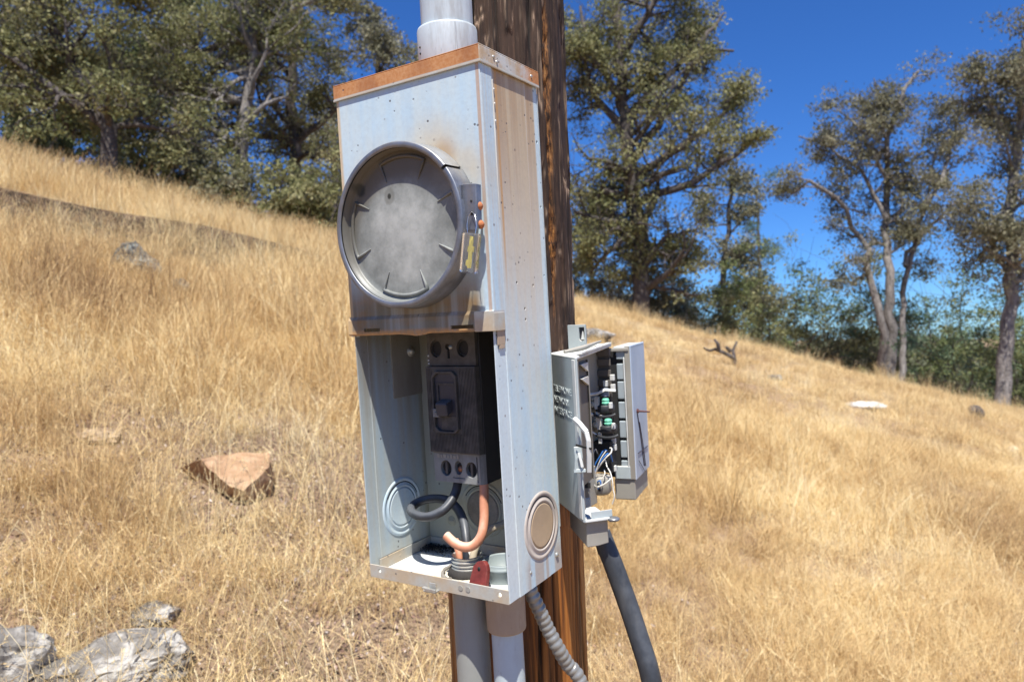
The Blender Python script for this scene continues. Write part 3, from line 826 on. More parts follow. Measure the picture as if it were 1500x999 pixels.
# ------------------------------------------------------------------ trees
def bark_mat(name, lo, hi):
    k = NM(name)
    n = k.noise(scale=3.0, detail=6, rough=0.7, stretch=(4, 4, 1)); n2 = k.noise(scale=22, detail=4)
    c = k.ramp(k.m('ADD', k.m('MULTIPLY', n, 0.7), k.m('MULTIPLY', n2, 0.3)), [(0.35, lo), (0.65, hi)])
    k.set(c, 0.9, 0, 0.15); k.bump(n2, 0.8, 0.04); return k.mat
M['bark'] = bark_mat('oak_bark', (0.045, 0.038, 0.034), (0.15, 0.13, 0.12))
M['bark_pale'] = bark_mat('pale_oak_bark', (0.07, 0.06, 0.053), (0.33, 0.305, 0.285))
def leaf_mat(name, cols, trans=0.3):
    k = NM(name)
    t = k.attr('tint').outputs['Fac']
    c = k.ramp(t, cols)
    k.set(c, 0.65, 0, 0.12)
    tr = k.t.nodes.new('ShaderNodeBsdfTranslucent'); k.t.links.new(c, tr.inputs[0])
    mx = k.t.nodes.new('ShaderNodeMixShader'); mx.inputs[0].default_value = trans
    k.t.links.new(k.b.outputs[0], mx.inputs[1]); k.t.links.new(tr.outputs[0], mx.inputs[2]); k.t.links.new(mx.outputs[0], k.out.inputs[0])
    return k.mat
OLIVE = [(0.0, (0.095, 0.10, 0.045)), (0.35, (0.185, 0.19, 0.08)), (0.7, (0.285, 0.275, 0.135)), (1.0, (0.38, 0.34, 0.19))]
GREYB = [(0.0, (0.115, 0.115, 0.068)), (0.35, (0.185, 0.18, 0.11)), (0.7, (0.255, 0.24, 0.155)), (1.0, (0.32, 0.29, 0.20))]
GREEN = [(0.0, (0.085, 0.11, 0.045)), (0.4, (0.155, 0.185, 0.075)), (0.8, (0.235, 0.25, 0.115)), (1.0, (0.32, 0.30, 0.16))]
PINE = [(0.0, (0.08, 0.13, 0.075)), (0.5, (0.14, 0.205, 0.12)), (1.0, (0.23, 0.28, 0.17))]
M['olive'] = leaf_mat('olive_oak_leaves', OLIVE)
M['greyb'] = leaf_mat('grey_brown_oak_leaves', GREYB)
M['green'+'_l'] = leaf_mat('green_leaves', GREEN)
M['pine_l'] = leaf_mat('blue_green_needles', PINE)
M['far_l'] = leaf_mat('far_foliage', [(0.0, (0.12, 0.15, 0.09)), (1.0, (0.27, 0.285, 0.18))])  # distance haze put into the leaf colour, dark end lifted

class Tree:
    def __init__(s, seed):
        s.r = np.random.RandomState(seed); s.segs = []; s.an = []
    def line(s, pts, r0, r1):
        """a hand placed limb through points, resampled with slight crooks"""
        P = [np.array(p, float) for p in pts]; out = []
        for a, b in zip(P[:-1], P[1:]):
            L = np.linalg.norm(b - a); n = max(2, int(L / 0.45))
            for i in range(n): out.append(a + (b - a) * i / n + s.r.normal(0, 0.035 * min(1.5, L), 3) * (i > 0))
        out.append(P[-1])
        rad = list(np.linspace(r0, r1, len(out)))
        s.segs.append((out, rad)); return out, rad
    def grow(s, p, d, L, r, lvl, maxl, spec):
        n = 5 if lvl < maxl else 3
        path = [p]; d = d / np.linalg.norm(d)
        for i in range(n):
            d = d + s.r.normal(0, spec['wob'], 3) + np.array([0, 0, spec['up']]) ; d /= np.linalg.norm(d)
            p = p + d * L / n; path.append(p)
        rad = list(np.linspace(r, r * 0.45, n + 1))
        s.segs.append((path, rad))
        if lvl >= maxl - 1:
            for q in path[1:]: s.an.append(q)
            if lvl == maxl: return
        nb = spec['nb']
        for j in range(nb):
            i = s.r.randint(1, n + 1) if j < nb - 1 else n
            q = path[i]
            ax = s.r.normal(0, 1, 3); ax = np.cross(d, ax); ax /= np.linalg.norm(ax) + 1e-9
            a = s.r.uniform(0.45, 1.15)
            nd = d * math.cos(a) + ax * math.sin(a)
            s.grow(q, nd, L * s.r.uniform(0.45, 0.75), max(0.008, rad[i] * 0.6), lvl + 1, maxl, spec)
    def limbs(s, path, rad, t0, t1, n, L, maxl, spec, out=0.8, bias=None):
        for j in range(n):
            t = t0 + (t1 - t0) * (j + s.r.uniform(0, 1)) / n
            i = min(len(path) - 1, int(t * (len(path) - 1)))
            a = s.r.uniform(0, 6.283)
            d = np.array([math.cos(a) * out, math.sin(a) * out, s.r.uniform(-0.1, 0.6)])
            if bias is not None: d = d + np.array(bias)
            s.grow(path[i], d, L * s.r.uniform(0.6, 1.15) * (1.1 - 0.45 * t), max(0.02, rad[i] * 0.5), 1, maxl, spec)
    def finish(s, name, label, cat, bark, leaf, base, leaves, lsize, sig, group=None, lower=1e9, per_tint=0.35, aspect=0.6):
        lsize *= 0.88
        rt = root(name, label, cat, tuple(base), group, mount=False)
        b = np.array(base)
        g = G()
        for path, rad in s.segs:
            m_ = max(rad); sd = 9 if m_ > 0.15 else (6 if m_ > 0.05 else 4)
            g.tube([tuple(p) for p in path], [float(x) for x in rad], sd, False, True)
        me = bpy.data.meshes.new('trunk')
        me.from_pydata([(x - b[0], y - b[1], z - b[2]) for x, y, z in g.v], [], g.f)
        me.polygons.foreach_set('use_smooth', g.sm); me.materials.append(bark)
        o = bpy.data.objects.new('trunk', me); COL.objects.link(o); o.parent = rt
        A = np.array(s.an)
        k = np.array([s.r.randint(0, len(A)) for _ in range(max(4, leaves // 40))])
        cl = A[k] + s.r.normal(0, sig * 0.35, (len(k), 3))
        ct = s.r.uniform(0, 1, len(k))
        per = 46
        c = np.repeat(cl, per, 0) + s.r.normal(0, sig * 0.72, (len(k) * per, 3)) * np.array([1, 1, 0.6])
        tint = np.clip(np.repeat(ct, per) * (1 - per_tint) + s.r.uniform(0, 1, len(c)) * per_tint, 0, 1)
        v, f = quads(c - b, lsize, s.r, aspect)
        me = np_mesh('crown', v, f, leaf, {'tint': ('FACE', tint)})
        o = bpy.data.objects.new('crown', me); COL.objects.link(o); o.parent = rt
        return rt

def P3(u, vv, y): return np.array(pix(u, vv, y))
def B3(u, y):
    x = (u - 750) / F_PX * y; return np.array([x, y, gz(x, y) - 0.1])
OAK = dict(wob=0.22, up=0.04, nb=5)
AIRY = dict(wob=0.25, up=0.02, nb=4)

def make_trees():
    # big oak standing right behind the pole's right edge
    t = Tree(101); y = 23
    b = B3(942, y)
    pa, ra = t.line([b, P3(938, 400, y), P3(928, 300, y), P3(918, 200, y), P3(905, 90, y), P3(900, -40, y)], 0.31, 0.13)
    t.limbs(pa, ra, 0.16, 1.0, 22, 2.3, 3, OAK)
    for pts in ([(930, 300), (1010, 270), (1090, 215), (1110, 190)], [(925, 240), (985, 150), (1030, 60), (1060, 20)], [(915, 190), (870, 140), (850, 60)], [(930, 290), (880, 280), (855, 330)], [(905, 90), (960, 0), (990, -60)], [(920, 170), (1000, 90), (1075, 75)], [(928, 260), (1000, 215), (1070, 160), (1085, 120)], [(915, 150), (870, 90), (850, 10)], [(930, 330), (890, 370), (865, 400)], [(935, 350), (985, 380), (1020, 400)]):
        q = [P3(u, w_, y + random.uniform(-1.2, 1.2) * (i > 0)) for i, (u, w_) in enumerate(pts)]
        p2, r2 = t.line(q, 0.15, 0.04); t.limbs(p2, r2, 0.25, 1.0, 9, 1.25, 3, OAK)
    t.finish('oak_tree', 'tall dense oak with a thick dark trunk on the crest, just right of the pole', 'tree', M['bark'], M['olive'], b, 48000, 0.062, 0.28, group='oaks behind the grassy crest')
    # airy three-stemmed oak
    t = Tree(102); y = 25; b = B3(1300, y)
    for pts, r0, n_ in (([(1300, 530), (1290, 470), (1272, 400), (1262, 350), (1225, 290), (1185, 265), (1158, 285)], 0.17, 13), ([(1306, 530), (1303, 420), (1298, 300), (1300, 200), (1325, 130), (1345, 105)], 0.20, 15), ([(1318, 530), (1322, 430), (1345, 330), (1380, 265), (1400, 200), (1408, 140)], 0.13, 11), ([(1326, 390), (1350, 340), (1395, 300), (1436, 290)], 0.085, 9), ([(1298, 320), (1262, 250), (1215, 215), (1170, 200)], 0.09, 10), ([(1298, 260), (1262, 190), (1225, 160)], 0.08, 8), ([(1300, 230), (1290, 160), (1280, 115)], 0.07, 8), ([(1350, 320), (1370, 230), (1375, 180)], 0.05, 6)):
        q = [P3(u, w_, y + random.uniform(-0.8, 0.8) * (i > 0)) for i, (u, w_) in enumerate(pts)]
        if pts[0][1] == 530: q[0] = np.array([q[0][0], q[0][1], gz(q[0][0], q[0][1]) - 0.1])
        p2, r2 = t.line(q, r0, r0 * 0.28); t.limbs(p2, r2, 0.45 if len(pts) > 4 and pts[0][1] == 530 else 0.25, 1.0, n_, 1.25, 3, AIRY)
    t.finish('oak_tree', 'sparse grey-brown oak with three pale stems leaning apart, right of centre on the crest', 'tree', M['bark_pale'], M['greyb'], b, 30000, 0.058, 0.24, group='oaks behind the grassy crest')
    # right edge oak
    t = Tree(103); y = 20; b = B3(1462, y)
    pa, ra = t.line([b, P3(1475, 500, y), P3(1484, 440, y), P3(1480, 340, y), P3(1490, 200, y), P3(1500, 60, y)], 0.21, 0.08)
    t.limbs(pa, ra, 0.3, 1.0, 22, 1.6, 3, AIRY)
    for pts in ([(1480, 400), (1440, 330), (1420, 350)], [(1488, 230), (1450, 150), (1440, 90)], [(1490, 180), (1530, 100), (1560, 40)]):
        p2, r2 = t.line([P3(u, w_, y) for u, w_ in pts], 0.08, 0.03); t.limbs(p2, r2, 0.3, 1, 6, 1.0, 3, AIRY)
    t.finish('oak_tree', 'grey-brown oak with a pale leaning trunk at the right edge of the picture', 'tree', M['bark_pale'], M['greyb'], b, 30000, 0.052, 0.26, group='oaks behind the grassy crest')
    # brown oak and blue-green pine in the middle distance
    t = Tree(104); y = 36; b = B3(1062, y)
    pa, ra = t.line([b, P3(1060, 400, y), P3(1068, 330, y), P3(1072, 260, y)], 0.25, 0.08); t.limbs(pa, ra, 0.3, 1, 15, 2.1, 3, AIRY)
    t.finish('oak_tree', 'brownish round-topped oak farther off, between the tall dense oak and the blue-green pine', 'tree', M['bark'], M['greyb'], b, 9000, 0.10, 0.36)
    t = Tree(105); y = 46; b = B3(1112, y)
    pa, ra = t.line([b, P3(1112, 400, y), P3(1110, 262, y)], 0.25, 0.05); t.limbs(pa, ra, 0.3, 1, 26, 1.9, 2, dict(wob=0.12, up=-0.02, nb=6))
    t.finish('pine_tree', 'hazy blue-green pine between the brownish oak and the three-stemmed oak', 'tree', M['bark'], M['pine_l'], b, 9000, 0.11, 0.30, aspect=0.25)
    t = Tree(106); y = 33; b = B3(868, y)
    pa, ra = t.line([b, P3(868, 420, y), P3(862, 350, y), P3(850, 290, y)], 0.16, 0.05); t.limbs(pa, ra, 0.2, 1, 13, 1.6, 3, AIRY)
    t.finish('oak_tree', 'thin greyish oak seen close beside the right edge of the pole', 'tree', M['bark'], M['greyb'], b, 6500, 0.085, 0.30)
    # left hand wood
    L = [  # u, y, path pixels, limb count, limb length, leaves, mat, label
        (165, 13.5, [(168, 255), (160, 190), (110, 100), (55, -10)], 12, 1.5, 15000, 'olive', 'bark', 'black-trunked oak leaning left over the top left corner'),
        (290, 18, [(290, 262), (285, 200), (262, 120), (258, 20), (262, -60)], 15, 2.1, 15000, 'green_l', 'bark', 'dense green oak with a dark upright trunk behind the left crest'),
        (356, 17, [(356, 285), (353, 220), (362, 150), (372, 80), (360, -30)], 14, 2.0, 16000, 'olive', 'bark_pale', 'oak with a pale straight trunk behind the left crest, left of the cabinet'),
        (432, 20, [(430, 310), (432, 240), (425, 150), (435, 60), (440, -40)], 14, 2.1, 15000, 'olive', 'bark', 'olive oak with forking dark limbs, nearest the cabinet on its left'),
        (30, 19, [(30, 235), (28, 150), (10, 70), (0, -20)], 13, 2.0, 12000, 'olive', 'bark', 'oak at the left edge of the picture behind the grassy crest'),
        (545, 26, [(545, 330), (545, 220), (555, 120), (550, 10)], 13, 2.3, 11000, 'greyb', 'bark', 'greyish oak showing beyond the left side of the cabinet top'),
        (640, 30, [(640, 380), (640, 220), (650, 100)], 12, 2.4, 7000, 'olive', 'bark', 'oak mostly hidden behind the cabinet and the pole'),
        (-70, 16, [(-70, 230), (-60, 120), (-40, 0)], 12, 2.0, 9000, 'olive', 'bark', 'oak just beyond the left edge, its branches reaching into the picture'),
        (225, 27, [(225, 250), (222, 160), (230, 90)], 12, 2.2, 9000, 'greyb', 'bark', 'distant brownish oak in the gap between the leaning oak and the green oak'),
        (100, 25, [(100, 250), (105, 160), (112, 120)], 12, 2.0, 9000, 'green_l', 'bark', 'low distant oak under the branches of the leaning oak'),
        (490, 34, [(490, 320), (492, 220), (488, 150)], 12, 2.2, 7000, 'olive', 'bark', 'far oak low behind the tree nearest the cabinet'),
    ]
    for i, (u, y, px, nl, ll, nlv, lm, bm_, lab) in enumerate(L):
        t = Tree(200 + i); b = B3(u, y)
        pts = [b] + [P3(a, c, y) for a, c in px[1:]]
        pa, ra = t.line(pts, 0.21 if i else 0.17, 0.07)
        t.limbs(pa, ra, 0.3, 1.0, nl, ll, 3, OAK)
        if i in (0, 1, 2, 3):
            for s_ in (-1, 1, -1):
                k = len(pa) // 2 + random.randint(-2, 3)
                q = pa[min(max(k, 1), len(pa) - 1)]
                e = q + np.array([s_ * random.uniform(1.2, 2.4), random.uniform(-1, 1), random.uniform(0.3, 1.5)])
                e2 = e + np.array([s_ * random.uniform(0.5, 1.2), random.uniform(-1, 1), random.uniform(-0.2, 0.9)])
                p2, r2 = t.line([q, e, e2], 0.11, 0.03); t.limbs(p2, r2, 0.3, 1, 7, 1.1, 3, OAK)
        t.finish('oak_tree', lab, 'tree', M[bm_], M[lm], b, int(nlv * 1.4), 0.048 if y < 22 else 0.075, 0.20 if y < 22 else 0.28, group='oaks behind the grassy crest')
    # bushes: many stems from the ground
    Bs = [(1050, 27, 95, 88, 'green_l', 'yellow-green bushy oak on the crest between the tall dense oak and the pine'),
          (1128, 29, 70, 60, 'olive', 'olive bush on the crest at the foot of the blue-green pine'),
          (1000, 26, 60, 60, 'olive', 'dark olive bush beside the trunk of the tall dense oak'),
          (1205, 33, 70, 75, 'green_l', 'dark green bush left of the three-stemmed oak'),
          (1245, 30, 40, 45, 'greyb', 'small brown bush at the foot of the three-stemmed oak'),
          (1390, 28, 75, 130, 'pine_l', 'tall fresh green bush between the two pale-trunked oaks'),
          (1350, 31, 60, 100, 'green_l', 'green bush behind the right stem of the three-stemmed oak'),
          (1440, 33, 55, 95, 'green_l', 'green bush just left of the tree at the right edge'),
          (1530, 24, 60, 70, 'green_l', 'low green bush at the right edge of the picture'),
          (885, 26, 50, 80, 'greyb', 'brownish bush on the crest between the pole and the tall dense oak'),
          (945, 25, 50, 40, 'greyb', 'dry brown scrub at the foot of the tall dense oak'),
          (410, 15, 55, 62, 'olive', 'grey-green bush on the left crest below the oak nearest the cabinet'),
          (470, 16, 60, 75, 'olive', 'olive bush on the crest touching the left side of the cabinet'),
          (330, 15.5, 60, 45, 'greyb', 'low brown bush on the left crest at the foot of the pale trunk'),
          (240, 15, 60, 55, 'olive', 'olive bush in the middle of the left crest'),
          (110, 15, 80, 70, 'olive', 'wide olive bush under the leaning black-trunked oak'),
          (10, 15.5, 70, 65, 'green_l', 'green bush on the crest at the left edge of the picture')]
    TOPS = (392, 415, 415, 428, 470, 405, 430, 455, 490, 360, 430, 255, 238, 250, 200, 182, 165)
    for i, ((u, y, hw, hh, lm, lab), vt) in enumerate(zip(Bs, TOPS)):
        t = Tree(400 + i); b = B3(u, y); s_ = y / F_PX
        H = max(hh * s_, P3(u, vt, y)[2] - b[2]); W_ = hw * s_
        for j in range(9):
            a = t.r.uniform(0, 6.283)
            d = np.array([math.cos(a) * W_ / H * 1.1, math.sin(a) * W_ / H * 1.1, 1.0])
            t.grow(b + np.array([math.cos(a), math.sin(a), 0]) * W_ * 0.25, d, H * t.r.uniform(0.6, 0.95), 0.035, 1, 3, dict(wob=0.25, up=0.0, nb=4))
        t.finish('bush', lab, 'bush', M['bark'], M[lm], b, 8000, 0.05 * max(1, y / 20), 0.17 * y / 18, group='bushes along the crest')

def far_woods():
    """wooded country falling away beyond the crest on the right: reads as one mass"""
    n = 60000
    y = 60 + 260 * rs.uniform(0, 1, n) ** 1.3
    dx = rs.uniform(-0.05, 1.1, n); x = dx * y
    z0 = ground_z(x, y); top = CAM_H + y * (-0.006 + 0.012 * wavy(dx * 40, dx * 0, 1.0, 77) - 0.02 * (dx - 0.4))
    c = np.stack([x, y, z0 + (np.maximum(top - z0, 4)) * rs.uniform(0.15, 1.0, n)], 1)
    v, f = quads(c, 0.9, rs, 0.8)
    me = np_mesh('far_woods', v, f, M['far_l'], {'tint': ('FACE', rs.uniform(0, 1, len(f)))})
    o = bpy.data.objects.new('far_woods', me); COL.objects.link(o); tag(o, kind='stuff')

# dead branch and stump on the right slope
def small_things():
    y = 1.0
    while True:
        p = pix(1062, 532, y)
        if p.z < gz(p.x, p.y): break
        y += 0.05
    b = np.array([p.x, p.y, p.z - 0.03]); s_ = p.y / F_PX
    g = G()
    for pts in ([(12, -2), (13, 12), (11, 22), (20, 34)], [(12, 10), (-2, 18), (-12, 24), (-22, 22), (-32, 26)], [(-8, 22), (-12, 32), (-14, 38)], [(11, 20), (4, 27)]):
        q = [(b[0] + a * s_, b[1] + random.uniform(-.08, .08), b[2] + c * s_) for a, c in pts]
        g.tube(q, [0.03 - 0.02 * i / len(q) for i in range(len(q))], 6)
    o = g.build('dead_branch', M['bark'], None); tag(o, 'bare crooked dead branch sticking out of the grass on the right slope', 'branch')
    y = 1.0
    while True:
        p = pix(1430, 612, y)
        if p.z < gz(p.x, p.y): break
        y += 0.05
    rt = root('log_end', 'short dark burnt log lying on the slope near the right edge', 'log', (p.x, p.y, p.z), mount=False)
    g = G(); d = Vector((0.5, 1, 0.1)).normalized()
    g.lathe([(0.001, -0.16), (0.085, -0.16), (0.10, -0.13), (0.095, 0.14), (0.08, 0.16), (0.001, 0.16)], (0, 0, 0), 'y', 14)
    for i, v_ in enumerate(g.v):
        c = Vector(v_); c *= 1 + 0.25 * mn.noise(c * 9); c.rotate(Matrix.Rotation(-0.5, 3, 'Z')); g.v[i] = (c.x, c.y, c.z + 0.09)
    g.build('log', M['bark'], rt, off=(0, 0, 0))
    g = G(); g.lathe([(0.001, 0), (0.035, 0), (0.035, 0.004), (0.001, 0.004)], (0, 0, 0), 'y', 10)
    for i, v_ in enumerate(g.v):
        c = Vector((v_[0], v_[1] - 0.166, v_[2])); c.rotate(Matrix.Rotation(-0.5, 3, 'Z')); g.v[i] = (c.x, c.y, c.z + 0.09)
    g.build('hollow', M['dark'], rt, off=(0, 0, 0))

# ------------------------------------------------------------------ the pole
def pole_c(z): return 0.064 + (z + 0.2) * 0.0236, 0.219
def make_pole():
    zs = np.unique(np.concatenate([np.linspace(-1.75, -0.30, 60), np.linspace(-0.30, 0.78, 470), 0.78 + np.linspace(0, 1, 50) ** 1.3 * 5.5]))
    nth = 330
    th = np.linspace(0, 2 * np.pi, nth, endpoint=False)
    V = np.zeros((len(zs) * nth, 3)); edg = np.zeros(len(V)); crack = np.zeros(len(V)); fresh = np.zeros(len(V)); flake = np.zeros(len(V))
    k = 0
    N = mn.noise
    for z in zs:
        cx, cy = pole_c(z)
        r0 = 0.097 - 0.0035 * z
        for a in th:
            u = a * 0.097
            ca, sa = math.cos(a), math.sin(a)
            px, py = ca * 0.097, sa * 0.097       # seamless around the pole
            d = 0.0012 * N(Vector((px * 55, py * 55, z * 2.0))) + 0.0009 * N(Vector((px * 300, py * 300, z * 7)))
            d += 0.0007 * N(Vector((px * 160, py * 160, z * 30)))
            wob = 0.25 * N(Vector((px * 8, py * 8, z * 2.2)))
            c = 1 - abs(N(Vector((px * 38 + wob, py * 38 + wob, z * 0.9 + 7)))) * 2.6
            cr = max(0.0, (c - 0.80) / 0.20)
            c2 = 1 - abs(N(Vector((px * 110, py * 110, z * 2.0 + 3)))) * 2.4
            cr2 = max(0.0, (c2 - 0.75) / 0.25)
            d -= 0.0060 * cr * cr + 0.0016 * cr2
            fl = N(Vector((px * 32, py * 32, z * 9 + 20))) + 0.55 * N(Vector((px * 230, py * 230, z * 7)))
            f_ = 1.0 if fl > 0.10 else (0.0 if fl < 0.04 else (fl - 0.04) / 0.06)
            up = min(1, max(0, (z + 0.05) / 0.2))
            edg[k] = up * math.exp(-((fl - 0.03) / 0.045) ** 2) * max(0, min(1, 0.4 + 2.0 * N(Vector((px * 90, py * 90, z * 20 + 5)))))
            d -= 0.0026 * f_ * up
            # long rotted seam on the side that faces right-front
            gc = math.radians(-14.5) + 0.028 * N(Vector((0, 0, z * 9))) + 0.02 * N(Vector((5, 0, z * 31)))
            env = min(1, max(0, (z - 0.27) / 0.06)) * min(1, max(0, (0.74 - z) / 0.10)) * (0.75 + 0.6 * N(Vector((2, 2, z * 14))))
            dist = abs(((a + math.pi) % (2 * math.pi)) - math.pi - gc) * 0.097
            wd = 0.0088 * max(0.15, env)
            gv = max(0.0, 1 - (dist / wd) ** 2) if env > 0.05 else 0
            d -= 0.0085 * gv * env * (0.7 + 0.9 * N(Vector((px * 400, py * 400, z * 70))))
            r = r0 + d
            V[k] = (cx + r * ca, cy + r * sa, z)
            crack[k] = min(1, cr + 0.5 * cr2); fresh[k] = min(1, gv * 1.6) * env; flake[k] = f_ * up
            k += 1
    nz = len(zs)
    i = np.arange(nz * nth).reshape(nz, nth)
    f = np.stack([i[:-1].ravel(), np.roll(i[:-1], -1, 1).ravel(), np.roll(i[1:], -1, 1).ravel(), i[1:].ravel()], 1)
    k = NM('weathered_pole_wood')
    X, Y, Z = k.sep()
    g = k.noise(scale=1.0, detail=6, rough=0.65, stretch=(190, 190, 4.5)); g2 = k.noise(scale=1.0, detail=5, rough=0.7, stretch=(60, 60, 1.2))
    fine = k.noise(scale=1.0, detail=4, rough=0.7, stretch=(600, 600, 26))
    up = k.ramp(k.m('ADD', k.m('MULTIPLY', g, 0.45), k.m('ADD', k.m('MULTIPLY', g2, 0.2), k.m('MULTIPLY', k.noise(scale=1.0, detail=6, rough=0.75, stretch=(120, 120, 28)), 0.35))), [(0.40, (0.011, 0.006, 0.004)), (0.50, (0.034, 0.018, 0.011)), (0.58, (0.070, 0.039, 0.024)), (0.68, (0.20, 0.13, 0.083))])
    fa = k.attr('flake').outputs['Fac']; ca_ = k.attr('crack').outputs['Fac']; fr = k.attr('fresh').outputs['Fac']
    edge = k.m('MULTIPLY', k.m('MULTIPLY', fa, k.m('SUBTRACT', 1.0, fa)), 5.0, clamp=True)
    up = k.mix(k.m('MULTIPLY', fa, 0.30), up, (0.085, 0.047, 0.029))
    up = k.mix(k.m('MULTIPLY', k.attr('edge').outputs['Fac'], k.mr(fine, 0.34, 0.52)), up, (0.47, 0.33, 0.225))
    up = k.mix(k.m('MULTIPLY', k.mr(fine, 0.58, 0.72), 0.5), up, (0.33, 0.22, 0.15))
    lo = k.ramp(k.m('ADD', k.m('MULTIPLY', g, 0.35), k.m('MULTIPLY', g2, 0.65)), [(0.36, (0.020, 0.010, 0.006)), (0.45, (0.15, 0.048, 0.012)), (0.53, (0.32, 0.11, 0.022)), (0.66, (0.46, 0.19, 0.045))])
    tz = k.mr(k.m('ADD', Z, k.m('MULTIPLY', k.m('SUBTRACT', g2, 0.5), 0.35)), 0.13, 0.03)
    c = k.mix(tz, up, lo)
    c = k.mix(k.m('MULTIPLY', ca_, 0.95), c, (0.006, 0.004, 0.003))
    fc = k.ramp(k.noise(scale=1.0, detail=5, rough=0.75, stretch=(320, 320, 60)), [(0.42, (0.022, 0.010, 0.004)), (0.52, (0.22, 0.082, 0.017)), (0.66, (0.48, 0.24, 0.07))])
    c = k.mix(fr, c, fc)
    k.set(c, k.mix(tz, (0.8, 0.8, 0.8), (0.5, 0.5, 0.5)), 0, 0.35)
    k.bump(k.m('ADD', g, k.m('MULTIPLY', fine, 0.6)), 0.8, 0.0012)
    me = np_mesh('utility_pole', V, f, k.mat, {'crack': ('POINT', crack), 'fresh': ('POINT', fresh), 'flake': ('POINT', flake), 'edge': ('POINT', edg)}, True)
    o = bpy.data.objects.new('utility_pole', me); COL.objects.link(o)
    o.matrix_world = T
    tag(o, 'cracked dark brown wooden pole carrying the meter cabinet', 'pole')
make_pole()

# ------------------------------------------------------------------ meter cabinet
W, D, H = 0.2008, 0.1163, 0.5675
def bp(u, v_, y):
    """cabinet-frame point seen at a photo pixel on the plane of depth y (read-off helper)"""
    d = R_B @ Vector(((u - 750) / F_PX, -(v_ - 499.5) / F_PX, -1.0))
    return CAM_B + d * ((y - CAM_B.y) / d.y)
cab = root('meter_cabinet', 'open pale blue rust-stained steel meter cabinet hung on the wooden pole', 'meter cabinet')

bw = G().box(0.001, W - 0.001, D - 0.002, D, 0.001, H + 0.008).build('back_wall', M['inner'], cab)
lw = G().box(0.0, 0.0016, 0.0, D - 0.0022, 0.0005, H + 0.008)
lw.box(0.0016, 0.0026, 0.018, D - 0.0025, 0.016, H)          # stepped inner face
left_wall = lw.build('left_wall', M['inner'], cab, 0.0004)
rw = G().box(W - 0.0016, W, 0.0, 0.0200, 0.0, H + 0.008)
rw.box(W - 0.0014, W + 0.0009, 0.0200, 0.0885, 0.0, H + 0.008)
rw.box(W - 0.0014, W + 0.0003, 0.0885, D + 0.0005, 0.0, H + 0.008)
right_wall = rw.build('right_wall', M['side'], cab, 0.0005)
right_wall = cut(right_wall, [
    G().lathe([(0.0001, -0.004), (r_, -0.004), (r_, 0.004), (0.0001, 0.004)], (W, y_, z_), 'x', 12) for y_, z_, r_ in
    ((0.0489, 0.3417, 0.0016), (0.0841, 0.3386, 0.0016), (0.0631, 0.3127, 0.0017), (0.0633, 0.3005, 0.0017), (0.112, 0.505, 0.0018), (0.113, 0.43, 0.0015), (0.112, 0.35, 0.0014))])
# drip streak weld beads along the rear edge of the side
g = G()
g.tube([(W + 0.0006, 0.1168, z) for z in (0.05, 0.2, 0.35, 0.45, 0.56)], 0.0008, 6)
sub(g, 'rear_hem', M['zinc'], right_wall)
g = G(); g.tube([(W + 0.0012, 0.0212, z) for z in (0.41, 0.45, 0.5, 0.555)], [0.0004, 0.0009, 0.0012, 0.0013], 6)
for z_ in (0.545, 0.53, 0.512): g.lathe([(0.0001, 0.0022), (0.0014, 0.0016), (0.0022, 0)], (W + 0.0008, 0.0225, z_), 'x', 8)
sub(g, 'paint_drip', M['tni_white'], right_wall)
fl = G().box(0.0018, W - 0.0018, 0.0016, D - 0.0022, 0.0, 0.0018).build('floor_pan', M['floor'], cab)
lip = G().box(0.0008, W - 0.0006, -0.0012, 0.0006, -0.0008, 0.0148).build('front_lip', M['lip'], cab, 0.0005)
lip = cut(lip, [cyl_y(0.1890, 0.0085, 0.0023, -0.01, 0.01, 14), cyl_y(0.0165, 0.0085, 0.0020, -0.01, 0.01, 12)])
g = G().box(0.0027, 0.0042, 0.014, D - 0.003, 0.0018, 0.0158); g.box(0.0042, W - 0.002, D - 0.0042, D - 0.0025, 0.0018, 0.0150)
g.lathe([(0.0001, 0.0006), (0.0022, 0)], (0.0042, 0.05, 0.009), 'x', 8)
g.build('pan_flange', M['lip'], cab, 0.0003)
for x_ in (0.137, 0.147):
    sub(G().add(*(lambda q: (q.v, q.f))(cyl_y(x_, 0.0075, 0.0031, -0.0017, -0.001, 14))), 'embossed_mark', M['zinc'], lip)
# clip under the lip
g = G(); c0 = bp(632, 852, -0.004)
g.obox((c0.x, -0.005, -0.0005), (0.0085, 0, 0), (0, 0.0045, 0), (0, 0, 0.0009))
g.obox((c0.x + 0.001, -0.0035, 0.0035), (0.0045, 0, 0), (0, 0.0006, 0), (0, 0, 0.0045))
g.obox((c0.x + 0.0012, -0.0085, 0.0012), (0.0075, 0, 0), (0, 0.0012, 0), (0, 0, 0.0018))
g.obox((c0.x - 0.008, -0.0065, 0.0018), (0.003, 0, 0), (0, 0.002, 0), (0, 0, 0.001))
g.build('latch_clip', M['zinc'], cab, 0.0004)

